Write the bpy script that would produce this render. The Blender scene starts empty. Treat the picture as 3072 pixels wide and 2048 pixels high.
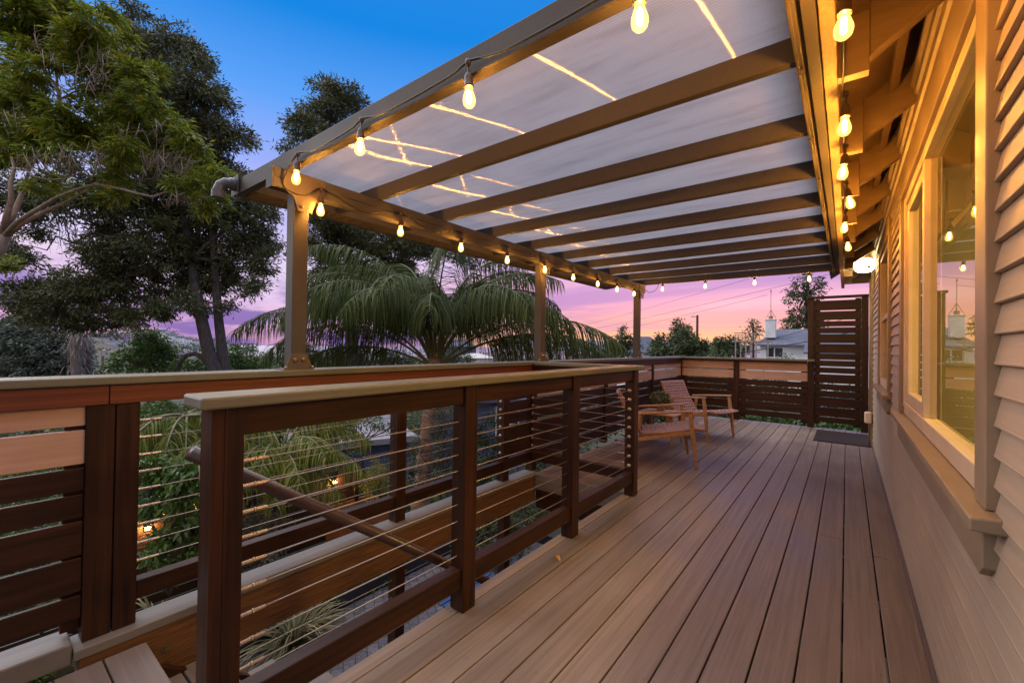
import bpy, math, random
import numpy as np
from mathutils import Vector, Matrix, Quaternion
random.seed(7); RNG = np.random.default_rng(11)
scene = bpy.context.scene
col = scene.collection
PI = math.pi

# ------------------------------------------------------------------ camera
FPX, YAW, PITCH, ROLL, EYE = 1295.0, 0.6595, 0.0105, 0.01375, 1.25
def cam_axes():
    cy, sy = math.cos(YAW), math.sin(YAW)
    F = np.array([-sy*math.cos(PITCH), cy*math.cos(PITCH), math.sin(PITCH)])
    R = np.array([cy, sy, 0.0]); U = np.cross(R, F)
    c, s = math.cos(ROLL), math.sin(ROLL)
    return c*R + s*U, -s*R + c*U, F
CR, CU, CF = cam_axes()
def P(px, py, d):
    """real-world point seen at photo pixel (px,py), d metres in front of the eye"""
    v = CF + CR*((px-1536)/FPX) - CU*((py-1024)/FPX)
    return np.array([0, 0, EYE]) + v*d
def PX(d): return d/FPX          # metres per photo pixel at distance d
cd = bpy.data.cameras.new('camera'); cam = bpy.data.objects.new('camera', cd); col.objects.link(cam)
cam.matrix_world = Matrix(((CR[0], CU[0], -CF[0], 0), (CR[1], CU[1], -CF[1], 0), (CR[2], CU[2], -CF[2], EYE), (0, 0, 0, 1)))
cd.sensor_width = 36; cd.lens = 36*FPX/3072; cd.clip_start = 0.02; cd.clip_end = 30000
scene.camera = cam

# ------------------------------------------------------------------ mesh helpers
WL = {}                          # world location of every thing
class MB:
    def __init__(s): s.v = []; s.f = []
    def add(s, vs, fs):
        o = len(s.v); s.v += [tuple(map(float, v)) for v in vs]; s.f += [tuple(i+o for i in f) for f in fs]; return s
    def box(s, x0, x1, y0, y1, z0, z1):
        return s.add([(x0,y0,z0),(x1,y0,z0),(x1,y1,z0),(x0,y1,z0),(x0,y0,z1),(x1,y0,z1),(x1,y1,z1),(x0,y1,z1)],
                     [(0,3,2,1),(4,5,6,7),(0,1,5,4),(1,2,6,5),(2,3,7,6),(3,0,4,7)])
    def bar(s, a, b, w, h, up=(0,0,1), w2=None, h2=None):
        """tapered rectangular bar from a to b; w across, h along up"""
        a = Vector(a); b = Vector(b); d = (b-a).normalized(); u = Vector(up)
        sd = d.cross(u)
        if sd.length < 1e-6: sd = d.cross(Vector((1,0,0)))
        sd.normalize(); u = sd.cross(d); w2 = w2 or w; h2 = h2 or h
        vs = [a+sd*w*i/2+u*h*j/2 for i, j in ((-1,-1),(1,-1),(1,1),(-1,1))] + [b+sd*w2*i/2+u*h2*j/2 for i, j in ((-1,-1),(1,-1),(1,1),(-1,1))]
        return s.add(vs, [(3,2,1,0),(4,5,6,7),(0,1,5,4),(1,2,6,5),(2,3,7,6),(3,0,4,7)])
    def tube(s, pts, r, n=8, cap=True):
        pts = [Vector(p) for p in pts]; m = len(pts)
        rs = r if hasattr(r, '__len__') else [r]*m
        vs = []; fs = []; prev = None
        for i, p in enumerate(pts):
            d = (pts[min(i+1, m-1)]-pts[max(i-1, 0)]).normalized()
            if prev is None:
                t = Vector((0,0,1)) if abs(d.z) < .9 else Vector((1,0,0))
                u = d.cross(t).normalized()
            else:
                u = (prev-d*prev.dot(d)).normalized()
            prev = u; w = d.cross(u)
            for k in range(n):
                a = 2*PI*k/n; vs.append(p+(u*math.cos(a)+w*math.sin(a))*rs[i])
        for i in range(m-1):
            for k in range(n):
                k2 = (k+1) % n; fs.append((i*n+k, i*n+k2, (i+1)*n+k2, (i+1)*n+k))
        if cap: fs += [tuple(range(n-1, -1, -1)), tuple((m-1)*n+k for k in range(n))]
        return s.add(vs, fs)
    def lathe(s, prof, c=(0,0,0), n=16, axis='Z'):
        """prof: list of (radius, height)"""
        vs = []; fs = []; m = len(prof)
        for r, z in prof:
            for k in range(n):
                a = 2*PI*k/n; q = (r*math.cos(a), r*math.sin(a), z)
                if axis == 'X': q = (z, q[0], q[1])
                if axis == 'Y': q = (q[0], z, q[1])
                vs.append((c[0]+q[0], c[1]+q[1], c[2]+q[2]))
        for i in range(m-1):
            for k in range(n):
                k2 = (k+1) % n; fs.append((i*n+k, i*n+k2, (i+1)*n+k2, (i+1)*n+k))
        fs += [tuple(range(n-1, -1, -1)), tuple((m-1)*n+k for k in range(n))]
        return s.add(vs, fs)
    def prism(s, poly, axis, a, b):
        """poly in the two other axes (cyclic order), extruded along axis from a to b"""
        n = len(poly)
        def q(p, t):
            if axis == 'X': return (t, p[0], p[1])
            if axis == 'Y': return (p[0], t, p[1])
            return (p[0], p[1], t)
        vs = [q(p, a) for p in poly]+[q(p, b) for p in poly]
        fs = [tuple(range(n-1, -1, -1)), tuple(range(n, 2*n))]+[(i, (i+1) % n, n+(i+1) % n, n+i) for i in range(n)]
        return s.add(vs, fs)
    def arrays(s, V, Fq):
        o = len(s.v); s.v += [tuple(x) for x in V.tolist()]; s.f += [tuple(i+o for i in f) for f in Fq.tolist()]; return s
    def build(s, name, mat, parent=None, bevel=0, smooth=False, seg=2):
        me = bpy.data.meshes.new(name)
        L = WL.get(parent.name, (0,0,0)) if parent else (0,0,0)
        V = np.array(s.v, dtype=np.float64)-np.array(L) if s.v else np.zeros((0,3))
        me.from_pydata(V.tolist(), [], s.f); me.update()
        ob = bpy.data.objects.new(name, me); col.objects.link(ob)
        if parent: ob.parent = parent
        WL[ob.name] = L
        for m in (mat if isinstance(mat, (list, tuple)) else [mat]): me.materials.append(m)
        if smooth: me.polygons.foreach_set('use_smooth', [True]*len(me.polygons))
        if bevel:
            bv = ob.modifiers.new('edge', 'BEVEL'); bv.width = bevel; bv.segments = seg; bv.limit_method = 'ANGLE'; bv.angle_limit = 0.7
        return ob
def box(name, mat, parent, x0, x1, y0, y1, z0, z1, bevel=0.003):
    return MB().box(x0, x1, y0, y1, z0, z1).build(name, mat, parent, bevel)
def thing(name, label, cat, loc=(0,0,0), group=None):
    o = bpy.data.objects.new(name, None); col.objects.link(o); loc = [float(c) for c in loc][:3]; o.location = loc; WL[o.name] = tuple(loc)
    o['label'] = label; o['category'] = cat
    if group: o['group'] = group
    return o
def tag(o, label, cat, group=None):
    o['label'] = label; o['category'] = cat
    if group: o['group'] = group
    return o
def structure(o): o['kind'] = 'structure'; return o
def copy_tree(src, parent=None):
    c = src.copy(); col.objects.link(c)
    if parent: c.parent = parent
    for ch in list(src.children): copy_tree(ch, c)
    return c

# ------------------------------------------------------------------ materials
def newmat(name):
    m = bpy.data.materials.new(name); m.use_nodes = True; nt = m.node_tree; nt.nodes.clear()
    out = nt.nodes.new('ShaderNodeOutputMaterial'); return m, nt, out
def N(nt, t, **kw):
    n = nt.nodes.new('ShaderNode'+t)
    for k, v in kw.items():
        if k.startswith('_'): setattr(n, k[1:], v)
        else: n.inputs[k.replace('__', ' ')].default_value = v
    return n
def ramp(nt, stops, interp='LINEAR'):
    r = nt.nodes.new('ShaderNodeValToRGB'); r.color_ramp.interpolation = interp
    e = r.color_ramp.elements
    while len(e) < len(stops): e.new(0.5)
    for i, (p, c) in enumerate(stops): e[i].position = p; e[i].color = (*c, 1)
    return r
def c3(s):
    """linear colour from an sRGB triple 0-255"""
    return tuple(((x/255+.055)/1.055)**2.4 if x > 10 else x/255/12.92 for x in s)
def mixc(a, b, t): return tuple(a[i]*(1-t)+b[i]*t for i in range(3))
def surf(name, c1, c2, rough=.5, scale=(6,6,6), bump=.1, detail=6, rough2=None, spec=.5, metal=0, board=None, boardvar=.25, speck=0, dist=.004, obj=False):
    """noise-varied surface; scale per axis makes grain; board=(axis,width,offset) gives every board its own tone"""
    m, nt, out = newmat(name); L = nt.links
    pr = N(nt, 'BsdfPrincipled'); L.new(pr.outputs[0], out.inputs[0])
    pr.inputs['Metallic'].default_value = metal; pr.inputs['Specular IOR Level'].default_value = spec
    if obj:
        tc = N(nt, 'TexCoord'); src = tc.outputs['Object']
    else:
        g = N(nt, 'NewGeometry'); src = g.outputs['Position']
    mp = N(nt, 'VectorMath', _operation='MULTIPLY'); mp.inputs[1].default_value = scale; L.new(src, mp.inputs[0])
    vec = mp.outputs[0]
    bval = None
    if board:
        ax, w, off = board
        sx = N(nt, 'SeparateXYZ'); L.new(src, sx.inputs[0])
        a = N(nt, 'Math', _operation='SUBTRACT'); L.new(sx.outputs[ax], a.inputs[0]); a.inputs[1].default_value = off
        b = N(nt, 'Math', _operation='DIVIDE'); L.new(a.outputs[0], b.inputs[0]); b.inputs[1].default_value = w
        f = N(nt, 'Math', _operation='FLOOR'); L.new(b.outputs[0], f.inputs[0])
        wn = N(nt, 'TexWhiteNoise', _noise_dimensions='1D'); L.new(f.outputs[0], wn.inputs['W'])
        bval = wn.outputs['Value']
        o2 = N(nt, 'VectorMath', _operation='MULTIPLY_ADD'); L.new(wn.outputs['Color'], o2.inputs[0]); o2.inputs[1].default_value = (37, 53, 41); L.new(vec, o2.inputs[2])
        vec = o2.outputs[0]
    n1 = N(nt, 'TexNoise', Scale=1.0, Detail=detail, Roughness=.62); L.new(vec, n1.inputs['Vector'])
    fac = n1.outputs['Fac']
    rp = ramp(nt, [(.3, c1), (.7, c2)]); L.new(fac, rp.inputs[0]); colr = rp.outputs[0]
    # broad blotches
    n2 = N(nt, 'TexNoise', Scale=1.7, Detail=3); L.new(src, n2.inputs['Vector'])
    mr = N(nt, 'MapRange', From__Min=.3, From__Max=.7, To__Min=.86, To__Max=1.12); L.new(n2.outputs['Fac'], mr.inputs[0])
    val = mr.outputs[0]
    if bval is not None:
        m2 = N(nt, 'MapRange', To__Min=1-boardvar, To__Max=1+boardvar); L.new(bval, m2.inputs[0])
        mm = N(nt, 'Math', _operation='MULTIPLY'); L.new(val, mm.inputs[0]); L.new(m2.outputs[0], mm.inputs[1]); val = mm.outputs[0]
    if speck:
        n3 = N(nt, 'TexNoise', Scale=38.0, Detail=2); L.new(src, n3.inputs['Vector'])
        m3 = N(nt, 'MapRange', From__Min=.66, From__Max=.78, To__Min=1, To__Max=1-speck); L.new(n3.outputs['Fac'], m3.inputs[0])
        mm = N(nt, 'Math', _operation='MULTIPLY'); L.new(val, mm.inputs[0]); L.new(m3.outputs[0], mm.inputs[1]); val = mm.outputs[0]
    vm = N(nt, 'VectorMath', _operation='SCALE'); L.new(colr, vm.inputs[0]); L.new(val, vm.inputs['Scale'])
    L.new(vm.outputs[0], pr.inputs['Base Color'])
    r2 = N(nt, 'MapRange', From__Min=.3, From__Max=.7, To__Min=rough, To__Max=rough2 if rough2 is not None else min(1, rough+.15)); L.new(n2.outputs['Fac'], r2.inputs[0])
    L.new(r2.outputs[0], pr.inputs['Roughness'])
    if bump:
        bp = N(nt, 'Bump', Strength=bump, Distance=dist); L.new(fac, bp.inputs['Height']); L.new(bp.outputs[0], pr.inputs['Normal'])
    return m
def emis(name, c, s):
    m, nt, out = newmat(name); e = N(nt, 'Emission', Color=(*c, 1), Strength=s); nt.links.new(e.outputs[0], out.inputs[0]); return m
def leafmat(name, cols, rough=.45, trans=.25, spec=.4):
    """foliage: every leaf (mesh island) takes its own green"""
    m, nt, out = newmat(name); L = nt.links
    g = N(nt, 'NewGeometry'); n = len(cols)
    rp = ramp(nt, [(i/max(1, n-1), c) for i, c in enumerate(cols)]); L.new(g.outputs['Random Per Island'], rp.inputs[0])
    pr = N(nt, 'BsdfPrincipled', Roughness=rough); pr.inputs['Specular IOR Level'].default_value = spec
    L.new(rp.outputs[0], pr.inputs['Base Color'])
    tr = N(nt, 'BsdfTranslucent'); L.new(rp.outputs[0], tr.inputs['Color'])
    mx = N(nt, 'MixShader', Fac=trans); L.new(pr.outputs[0], mx.inputs[1]); L.new(tr.outputs[0], mx.inputs[2]); L.new(mx.outputs[0], out.inputs[0])
    return m
def woodY(name, a, b, **k): return surf(name, a, b, scale=k.pop('scale', (34, 1.6, 34)), **k)
def woodX(name, a, b, **k): return surf(name, a, b, scale=k.pop('scale', (1.6, 34, 34)), **k)
def woodZ(name, a, b, **k): return surf(name, a, b, scale=k.pop('scale', (34, 34, 1.6)), **k)

M = {}
dk1, dk2 = (.013, .0042, .0018), (.056, .0180, .0064)
M['deck'] = woodY('deck_paint', (.175, .131, .108), (.280, .214, .178), spec=.32, rough=.34, rough2=.55, bump=.42, board=(0, .1429, .2765), boardvar=.16, speck=.22, scale=(52, 1.3, 52), dist=.004, detail=9)
M['deckX'] = woodX('landing_paint', (.165, .125, .105), (.225, .172, .145), rough=.35, rough2=.55, bump=.28, board=(1, .1429, .54), boardvar=.09, scale=(1.5, 46, 46), dist=.003)
M['darkY'] = woodY('stained_wood_long', dk1, dk2, rough=.35, rough2=.5, bump=.3, spec=.28)
M['darkX'] = woodX('stained_wood_cross', dk1, dk2, rough=.35, rough2=.5, bump=.3, spec=.28)
M['darkZ'] = woodZ('stained_wood_post', dk1, dk2, rough=.33, rough2=.5, bump=.3, spec=.28)
M['red'] = woodY('redwood_rail', (.10, .017, .006), (.20, .048, .015), rough=.35, rough2=.5, bump=.15, scale=(30, 1.1, 60))
M['rough_brown'] = woodY('rough_sawn_beam', (.07, .026, .008), (.23, .095, .028), rough=.6, bump=.7, scale=(60, 5, 130), dist=.004)
M['capY'] = woodY('rail_cap_paint', (.118, .108, .070), (.158, .144, .095), rough=.42, rough2=.55, bump=.14)
M['capX'] = woodX('rail_cap_cross', (.118, .108, .070), (.158, .144, .095), rough=.42, rough2=.55, bump=.14)
M['peachY'] = woodY('peach_slat', (.45, .25, .165), (.57, .345, .245), rough=.5, bump=.05)
M['peachX'] = woodX('peach_slat_cross', (.45, .25, .165), (.57, .345, .245), rough=.5, bump=.05)
M['curb'] = woodY('curb_paint', (.135, .112, .095), (.18, .15, .128), rough=.45, bump=.1)
M['metal'] = surf('taupe_powder_coat', (.075, .063, .054), (.087, .073, .062), rough=.5, scale=(40,40,40), bump=.02, spec=.22)
M['bracket'] = surf('taupe_bracket', (.115, .088, .07), (.135, .104, .08), rough=.5, scale=(40,40,40), bump=.02, spec=.25)
M['bolt'] = surf('bronze_bolt', (.2, .14, .09), (.3, .22, .15), rough=.3, metal=.9, bump=0)
M['steel'] = surf('cable_steel', (.33, .25, .20), (.42, .33, .27), rough=.32, metal=.75, scale=(200,200,200), bump=0)
M['siding'] = surf('siding_paint', (.34, .262, .19), (.40, .315, .235), rough=.42, rough2=.58, scale=(18, 3, 60), bump=.1)
M['trim'] = surf('trim_paint', (.235, .17, .11), (.29, .215, .14), rough=.38, rough2=.55, scale=(16, 5, 5), bump=.06)
M['eave'] = surf('eave_paint', (.19, .12, .055), (.24, .155, .075), rough=.45, scale=(5, 30, 30), bump=.08)
M['fascia'] = surf('rough_fascia', (.55, .38, .19), (.72, .51, .27), rough=.6, scale=(90, 40, 90), bump=.8, dist=.006)
M['sash'] = surf('sash_cream', (.60, .46, .33), (.68, .53, .39), rough=.35, scale=(10,10,10), bump=.02)
M['cord'] = surf('black_cord', (.012, .010, .009), (.02, .017, .015), rough=.5, bump=0)
M['socket'] = surf('dark_socket', (.045, .028, .018), (.075, .048, .03), rough=.4, bump=0)
M['teak'] = surf('acacia_wood', (.36, .185, .075), (.52, .29, .13), rough=.42, scale=(22, 22, 22), bump=.08, obj=True)
M['weave'] = surf('woven_strap', (.32, .175, .155), (.43, .255, .23), rough=.62, scale=(30,30,30), bump=.1, obj=True)
M['weave_edge'] = surf('woven_strap_edge', (.20, .085, .04), (.42, .20, .09), rough=.6, scale=(24,24,24), bump=.1, obj=True)
M['mat'] = surf('rubber_mat', (.022, .012, .011), (.055, .03, .028), rough=.8, scale=(160, 60, 60), bump=.9, dist=.006)
M['pot'] = surf('grey_pot', (.24, .17, .14), (.32, .23, .19), rough=.7, bump=.05)
M['soil'] = surf('soil', (.02, .014, .009), (.06, .042, .028), rough=.95, scale=(9,9,9), bump=.6, dist=.03)
M['bark_grey'] = surf('grey_bark', (.10, .075, .062), (.30, .225, .185), rough=.85, scale=(18, 18, 6), bump=.6, dist=.02)
M['bark_smooth'] = surf('smooth_bark', (.20, .14, .105), (.40, .29, .22), rough=.7, scale=(14, 14, 14), bump=.35, dist=.01)
M['bark_dark'] = surf('dark_bark', (.045, .034, .03), (.13, .10, .085), rough=.9, scale=(14, 14, 3.5), bump=.8, dist=.04)
M['palm_bark'] = surf('palm_bark', (.22, .125, .085), (.55, .36, .26), rough=.85, scale=(6, 6, 24), bump=.8, dist=.03)
M['twig'] = surf('pale_twig', (.26, .19, .15), (.5, .4, .34), rough=.7, scale=(20,20,20), bump=.1)

# ------------------------------------------------------------------ sky and light
world = bpy.data.worlds.new('World'); scene.world = world; world.use_nodes = True
def build_sky():
    nt = world.node_tree; nt.nodes.clear(); L = nt.links
    out = nt.nodes.new('ShaderNodeOutputWorld'); bg = N(nt, 'Background', Strength=.92); L.new(bg.outputs[0], out.inputs[0])
    tc = N(nt, 'TexCoord'); sp = N(nt, 'SeparateXYZ'); L.new(tc.outputs['Generated'], sp.inputs[0])
    asn = N(nt, 'Math', _operation='ARCSINE'); L.new(sp.outputs[2], asn.inputs[0])
    el = N(nt, 'MapRange', From__Min=0, From__Max=PI/2); L.new(asn.outputs[0], el.inputs[0])      # elevation 0..1 = 0..90 degrees
    E = lambda d: d/90.0
    # towards the afterglow
    glow = ramp(nt, [(E(0), c3((251,196,146))), (E(1.6), c3((250,186,152))), (E(3.3), c3((240,170,172))), (E(5.5), c3((230,164,198))), (E(8.5), c3((220,170,216))), (E(12), c3((206,178,228))),
                     (E(16), c3((186,178,238))), (E(22), c3((148,170,242))), (E(28), c3((96,160,240))), (E(36), c3((20,132,222))), (E(50), c3((50,130,214))), (E(62), c3((181,179,190))), (E(90), c3((187,183,190)))])
    far = ramp(nt, [(E(0), c3((205,150,186))), (E(2.5), c3((216,172,210))), (E(5), c3((224,194,230))), (E(9), c3((222,208,240))), (E(14), c3((196,196,243))),
                    (E(20), c3((150,170,242))), (E(27), c3((88,156,240))), (E(35), c3((10,128,220))), (E(50), c3((50,130,214))), (E(62), c3((181,179,190))), (E(90), c3((187,183,190)))])
    L.new(el.outputs[0], glow.inputs[0]); L.new(el.outputs[0], far.inputs[0])
    sd = Vector((-math.sin(math.radians(16)), math.cos(math.radians(16)), 0))
    dt = N(nt, 'VectorMath', _operation='DOT_PRODUCT'); L.new(tc.outputs['Generated'], dt.inputs[0]); dt.inputs[1].default_value = sd
    az = N(nt, 'MapRange', From__Min=.74, From__Max=.97, _interpolation_type='SMOOTHSTEP'); L.new(dt.outputs['Value'], az.inputs[0])
    mx = N(nt, 'Mix', _data_type='RGBA'); L.new(az.outputs[0], mx.inputs[0]); L.new(far.outputs[0], mx.inputs[6]); L.new(glow.outputs[0], mx.inputs[7])
    # cloud streaks: direction projected on a high plane
    zz = N(nt, 'Math', _operation='MAXIMUM'); L.new(sp.outputs[2], zz.inputs[0]); zz.inputs[1].default_value = 0
    za = N(nt, 'Math', _operation='ADD'); L.new(zz.outputs[0], za.inputs[0]); za.inputs[1].default_value = .11
    pv = N(nt, 'VectorMath', _operation='DIVIDE'); L.new(tc.outputs['Generated'], pv.inputs[0])
    cb = N(nt, 'CombineXYZ'); [L.new(za.outputs[0], cb.inputs[i]) for i in range(3)]; L.new(cb.outputs[0], pv.inputs[1])
    mp = N(nt, 'Mapping'); mp.inputs['Rotation'].default_value = (0, 0, math.radians(-28)); mp.inputs['Scale'].default_value = (.30, .95, 0); mp.inputs['Location'].default_value = (.35, .2, 0); L.new(pv.outputs[0], mp.inputs[0])
    n1 = N(nt, 'TexNoise', Scale=.85, Detail=6, Roughness=.55, Distortion=.5); L.new(mp.outputs[0], n1.inputs['Vector'])
    lowm = N(nt, 'MapRange', From__Min=E(13), From__Max=E(30), To__Min=1, To__Max=0, _interpolation_type='SMOOTHSTEP'); L.new(el.outputs[0], lowm.inputs[0])
    dk = N(nt, 'MapRange', From__Min=.50, From__Max=.66, _interpolation_type='SMOOTHSTEP'); L.new(n1.outputs['Fac'], dk.inputs[0])
    dm = N(nt, 'Math', _operation='MULTIPLY'); L.new(dk.outputs[0], dm.inputs[0]); L.new(lowm.outputs[0], dm.inputs[1])
    d2 = N(nt, 'Math', _operation='MULTIPLY'); L.new(dm.outputs[0], d2.inputs[0]); d2.inputs[1].default_value = .66
    m1 = N(nt, 'Mix', _data_type='RGBA'); L.new(d2.outputs[0], m1.inputs[0]); L.new(mx.outputs[2], m1.inputs[6]); m1.inputs[7].default_value = (*c3((166,128,200)), 1)
    lt = N(nt, 'MapRange', From__Min=.47, From__Max=.33, _interpolation_type='SMOOTHSTEP'); L.new(n1.outputs['Fac'], lt.inputs[0])
    lm = N(nt, 'Math', _operation='MULTIPLY'); L.new(lt.outputs[0], lm.inputs[0]); L.new(lowm.outputs[0], lm.inputs[1])
    l2 = N(nt, 'Math', _operation='MULTIPLY'); L.new(lm.outputs[0], l2.inputs[0]); l2.inputs[1].default_value = .55
    m2 = N(nt, 'Mix', _data_type='RGBA'); L.new(l2.outputs[0], m2.inputs[0]); L.new(m1.outputs[2], m2.inputs[6]); m2.inputs[7].default_value = (*c3((250,196,214)), 1)
    # a low violet cloud bank away from the afterglow
    nb = N(nt, 'TexNoise', Scale=3.2, Detail=5, Roughness=.5, Distortion=.3); mb = N(nt, 'Mapping'); mb.inputs['Scale'].default_value = (1.6, 1.6, 7); L.new(tc.outputs['Generated'], mb.inputs[0]); L.new(mb.outputs[0], nb.inputs['Vector'])
    bk = N(nt, 'MapRange', From__Min=.43, From__Max=.56, _interpolation_type='SMOOTHSTEP'); L.new(nb.outputs['Fac'], bk.inputs[0])
    be = N(nt, 'MapRange', From__Min=E(4.5), From__Max=E(8.5), To__Min=1, To__Max=0, _interpolation_type='SMOOTHSTEP'); L.new(el.outputs[0], be.inputs[0])
    ba = N(nt, 'MapRange', From__Min=.80, From__Max=.93, To__Min=1, To__Max=0, _interpolation_type='SMOOTHSTEP'); L.new(dt.outputs['Value'], ba.inputs[0])
    b1 = N(nt, 'Math', _operation='MULTIPLY'); L.new(bk.outputs[0], b1.inputs[0]); L.new(be.outputs[0], b1.inputs[1])
    b2 = N(nt, 'Math', _operation='MULTIPLY'); L.new(b1.outputs[0], b2.inputs[0]); L.new(ba.outputs[0], b2.inputs[1])
    b3 = N(nt, 'Math', _operation='MULTIPLY'); L.new(b2.outputs[0], b3.inputs[0]); b3.inputs[1].default_value = .9
    m3 = N(nt, 'Mix', _data_type='RGBA'); L.new(b3.outputs[0], m3.inputs[0]); L.new(m2.outputs[2], m3.inputs[6]); m3.inputs[7].default_value = (*c3((126,102,176)), 1)
    # unseen sky behind, opposite the sunset: greyed and brightened as added fill light
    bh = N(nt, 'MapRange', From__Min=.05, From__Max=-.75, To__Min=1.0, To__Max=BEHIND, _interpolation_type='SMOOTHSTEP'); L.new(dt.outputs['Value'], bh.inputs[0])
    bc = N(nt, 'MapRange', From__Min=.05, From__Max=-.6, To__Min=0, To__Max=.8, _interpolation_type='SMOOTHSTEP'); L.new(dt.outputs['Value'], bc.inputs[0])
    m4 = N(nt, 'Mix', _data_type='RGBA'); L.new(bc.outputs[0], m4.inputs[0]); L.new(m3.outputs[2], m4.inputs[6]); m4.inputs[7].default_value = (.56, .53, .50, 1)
    # overhead sky, out of view, boosted too to fill the deck through the panels
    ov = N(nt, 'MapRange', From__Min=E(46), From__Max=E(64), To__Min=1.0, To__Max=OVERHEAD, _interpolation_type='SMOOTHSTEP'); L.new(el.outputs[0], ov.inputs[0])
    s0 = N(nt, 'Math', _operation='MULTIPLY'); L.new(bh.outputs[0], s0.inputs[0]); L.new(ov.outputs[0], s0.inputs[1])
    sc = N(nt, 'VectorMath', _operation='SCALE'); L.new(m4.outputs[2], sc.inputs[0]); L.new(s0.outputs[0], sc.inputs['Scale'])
    # physical twilight sky on top
    sk = N(nt, 'TexSky', _sky_type='NISHITA'); sk.sun_disc = False; sk.sun_elevation = math.radians(1.0); sk.sun_rotation = math.radians(-16); sk.dust_density = 1.5
    s2 = N(nt, 'VectorMath', _operation='SCALE'); L.new(sk.outputs[0], s2.inputs[0]); s2.inputs['Scale'].default_value = .012
    ad = N(nt, 'VectorMath', _operation='ADD'); L.new(sc.outputs[0], ad.inputs[0]); L.new(s2.outputs[0], ad.inputs[1])
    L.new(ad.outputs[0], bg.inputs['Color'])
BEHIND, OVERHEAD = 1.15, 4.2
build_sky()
sl = bpy.data.lights.new('fill_sun', 'SUN'); so = bpy.data.objects.new('fill_sun', sl); col.objects.link(so)  # added soft fill from the garden side, brightening deck and wall
sl.energy = 2.7; sl.angle = math.radians(60); sl.color = (1.0, .95, .90)
so.rotation_euler = Vector((.78, .06, -.52)).to_track_quat('-Z', 'Y').to_euler()

scene.view_settings.view_transform = 'Standard'; scene.view_settings.look = 'None'; scene.view_settings.exposure = 0.25; scene.view_settings.gamma = 1
cy = scene.cycles; cy.use_denoising = True; cy.max_bounces = 10; cy.diffuse_bounces = 4; cy.glossy_bounces = 4; cy.transmission_bounces = 6; cy.transparent_max_bounces = 24
cy.sample_clamp_indirect = 3.0; cy.sample_clamp_direct = 0; cy.caustics_reflective = False; cy.caustics_refractive = False; cy.use_light_tree = True

# ------------------------------------------------------------------ deck and stairs
GROUND = -2.9
XW = .285                         # house wall
bw, gap = .1429, .006
dk = MB()
edges = [.2765-k*bw for k in range(0, 20)]
x_hi = .27
butt = random.Random(3)
for i, xl in enumerate(edges):
    xr = edges[i-1] if i else x_hi
    a, b = xl+gap/2, xr-gap/2
    if i == 0: continue
    y0 = -1.6 if xr > -1.52 else 3.575
    if xr > -1.52 and xl < -1.52:
        dk.box(a, -1.514, 3.577, 8.598, -.034, 0); a = -1.512
    cuts = [y0]; y = y0+butt.uniform(3.2, 11)
    while y < 7.6: cuts.append(y); y += butt.uniform(5, 7.5)
    cuts.append(8.6)
    if xl < -2.58: continue
    for c0, c1 in zip(cuts[:-1], cuts[1:]):
        dz = butt.uniform(-.0012, .0008)
        dk.box(a, b, c0+.002, c1-.002, -.034, dz)
for i, xl in enumerate(edges):
    xr = edges[i-1] if i else x_hi
    if i == 0 or xl < -2.58: continue
    for yj in np.arange(-1.38, 8.5, .6):
        if xr < -1.52 and yj < 3.6: continue
        if xl < -1.52 < xr and yj < 3.6: continue
        for xs in (xl+.022, xr-.022):
            jx, jy = butt.uniform(-.004, .004), butt.uniform(-.008, .008); n_ = 7
            ring = [(xs+jx+.0042*math.cos(2*PI*k/n_), yj+jy+.0042*math.sin(2*PI*k/n_)) for k in range(n_)]
            dk.add([(x, y, .0004) for x, y in ring]+[(xs+jx+(x-xs-jx)*.6, yj+jy+(y-yj-jy)*.6, .0016) for x, y in ring], [tuple(range(n_, 2*n_))]+[(k, (k+1) % n_, n_+(k+1) % n_, n_+k) for k in range(n_)])
structure(dk.build('deck', M['deck'], None, bevel=.0035))
# frame under the boards: joists and rim boards
fr = MB()
fr.box(-1.50, -1.46, -1.6, 3.56, -.26, -.036); fr.box(-2.58, .26, 8.53, 8.57, -.26, -.036)
for y in np.arange(-1.4, 8.4, .6): fr.box(-1.459, .25, y, y+.04, -.24, -.036)
for y in np.arange(3.9, 8.4, .6): fr.box(-2.56, -1.46, y, y+.04, -.24, -.036)
structure(fr.build('deck_frame', M['darkY'], None))
fasc = thing('fascia_board', 'painted board edging the deck at the far end of the stair opening', 'board', (-2, 3.56, -.1))
box('board', M['deckX'], fasc, -2.43, -1.53, 3.548, 3.573, -.16, -.004, .003)
box('joist_face', M['darkX'], fasc, -2.43, -1.53, 3.55, 3.585, -.34, -.162, .003)

stair = thing('staircase', 'painted wooden stairs running down between the two railings', 'stairs', (-1.98, .6, GROUND))
ld = MB()
for k in range(14):
    y1 = .54-k*bw; ld.box(-2.43, -1.515, y1-bw+gap/2, y1-gap/2, -.105, -.07)
ld.build('landing', M['deckX'], stair, .004)
for k in range(1, 14):
    z = -.07-.187*k; y0 = .54+.268*(k-1)-.02
    t = MB(); t.box(-2.43, -1.53, y0, y0+.138, z-.036, z); t.box(-2.43, -1.53, y0+.146, y0+.288, z-.036, z); t.build('tread', M['deckX'], stair, .004)
    box('riser', M['darkX'], stair, -2.42, -1.54, y0+.0, y0+.018, z+.002, z+.148, .002)
for x in (-2.425, -1.565):
    s = MB(); s.prism([(.50, -.13), (.50, -.42), (4.05, -.42-.187*13.25), (4.05, -.13-.187*13.25)], 'X', x, x+.035); s.build('stringer', M['darkY'], stair, .003)
skirt = thing('stair_beam', 'rough sawn brown beam with a painted cap along the outer side of the stairs', 'beam', (-2.5, 1.9, -.3))
box('beam', M['rough_brown'], skirt, -2.56, -2.452, .33, 3.57, -.28, -.042, .004)
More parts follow.
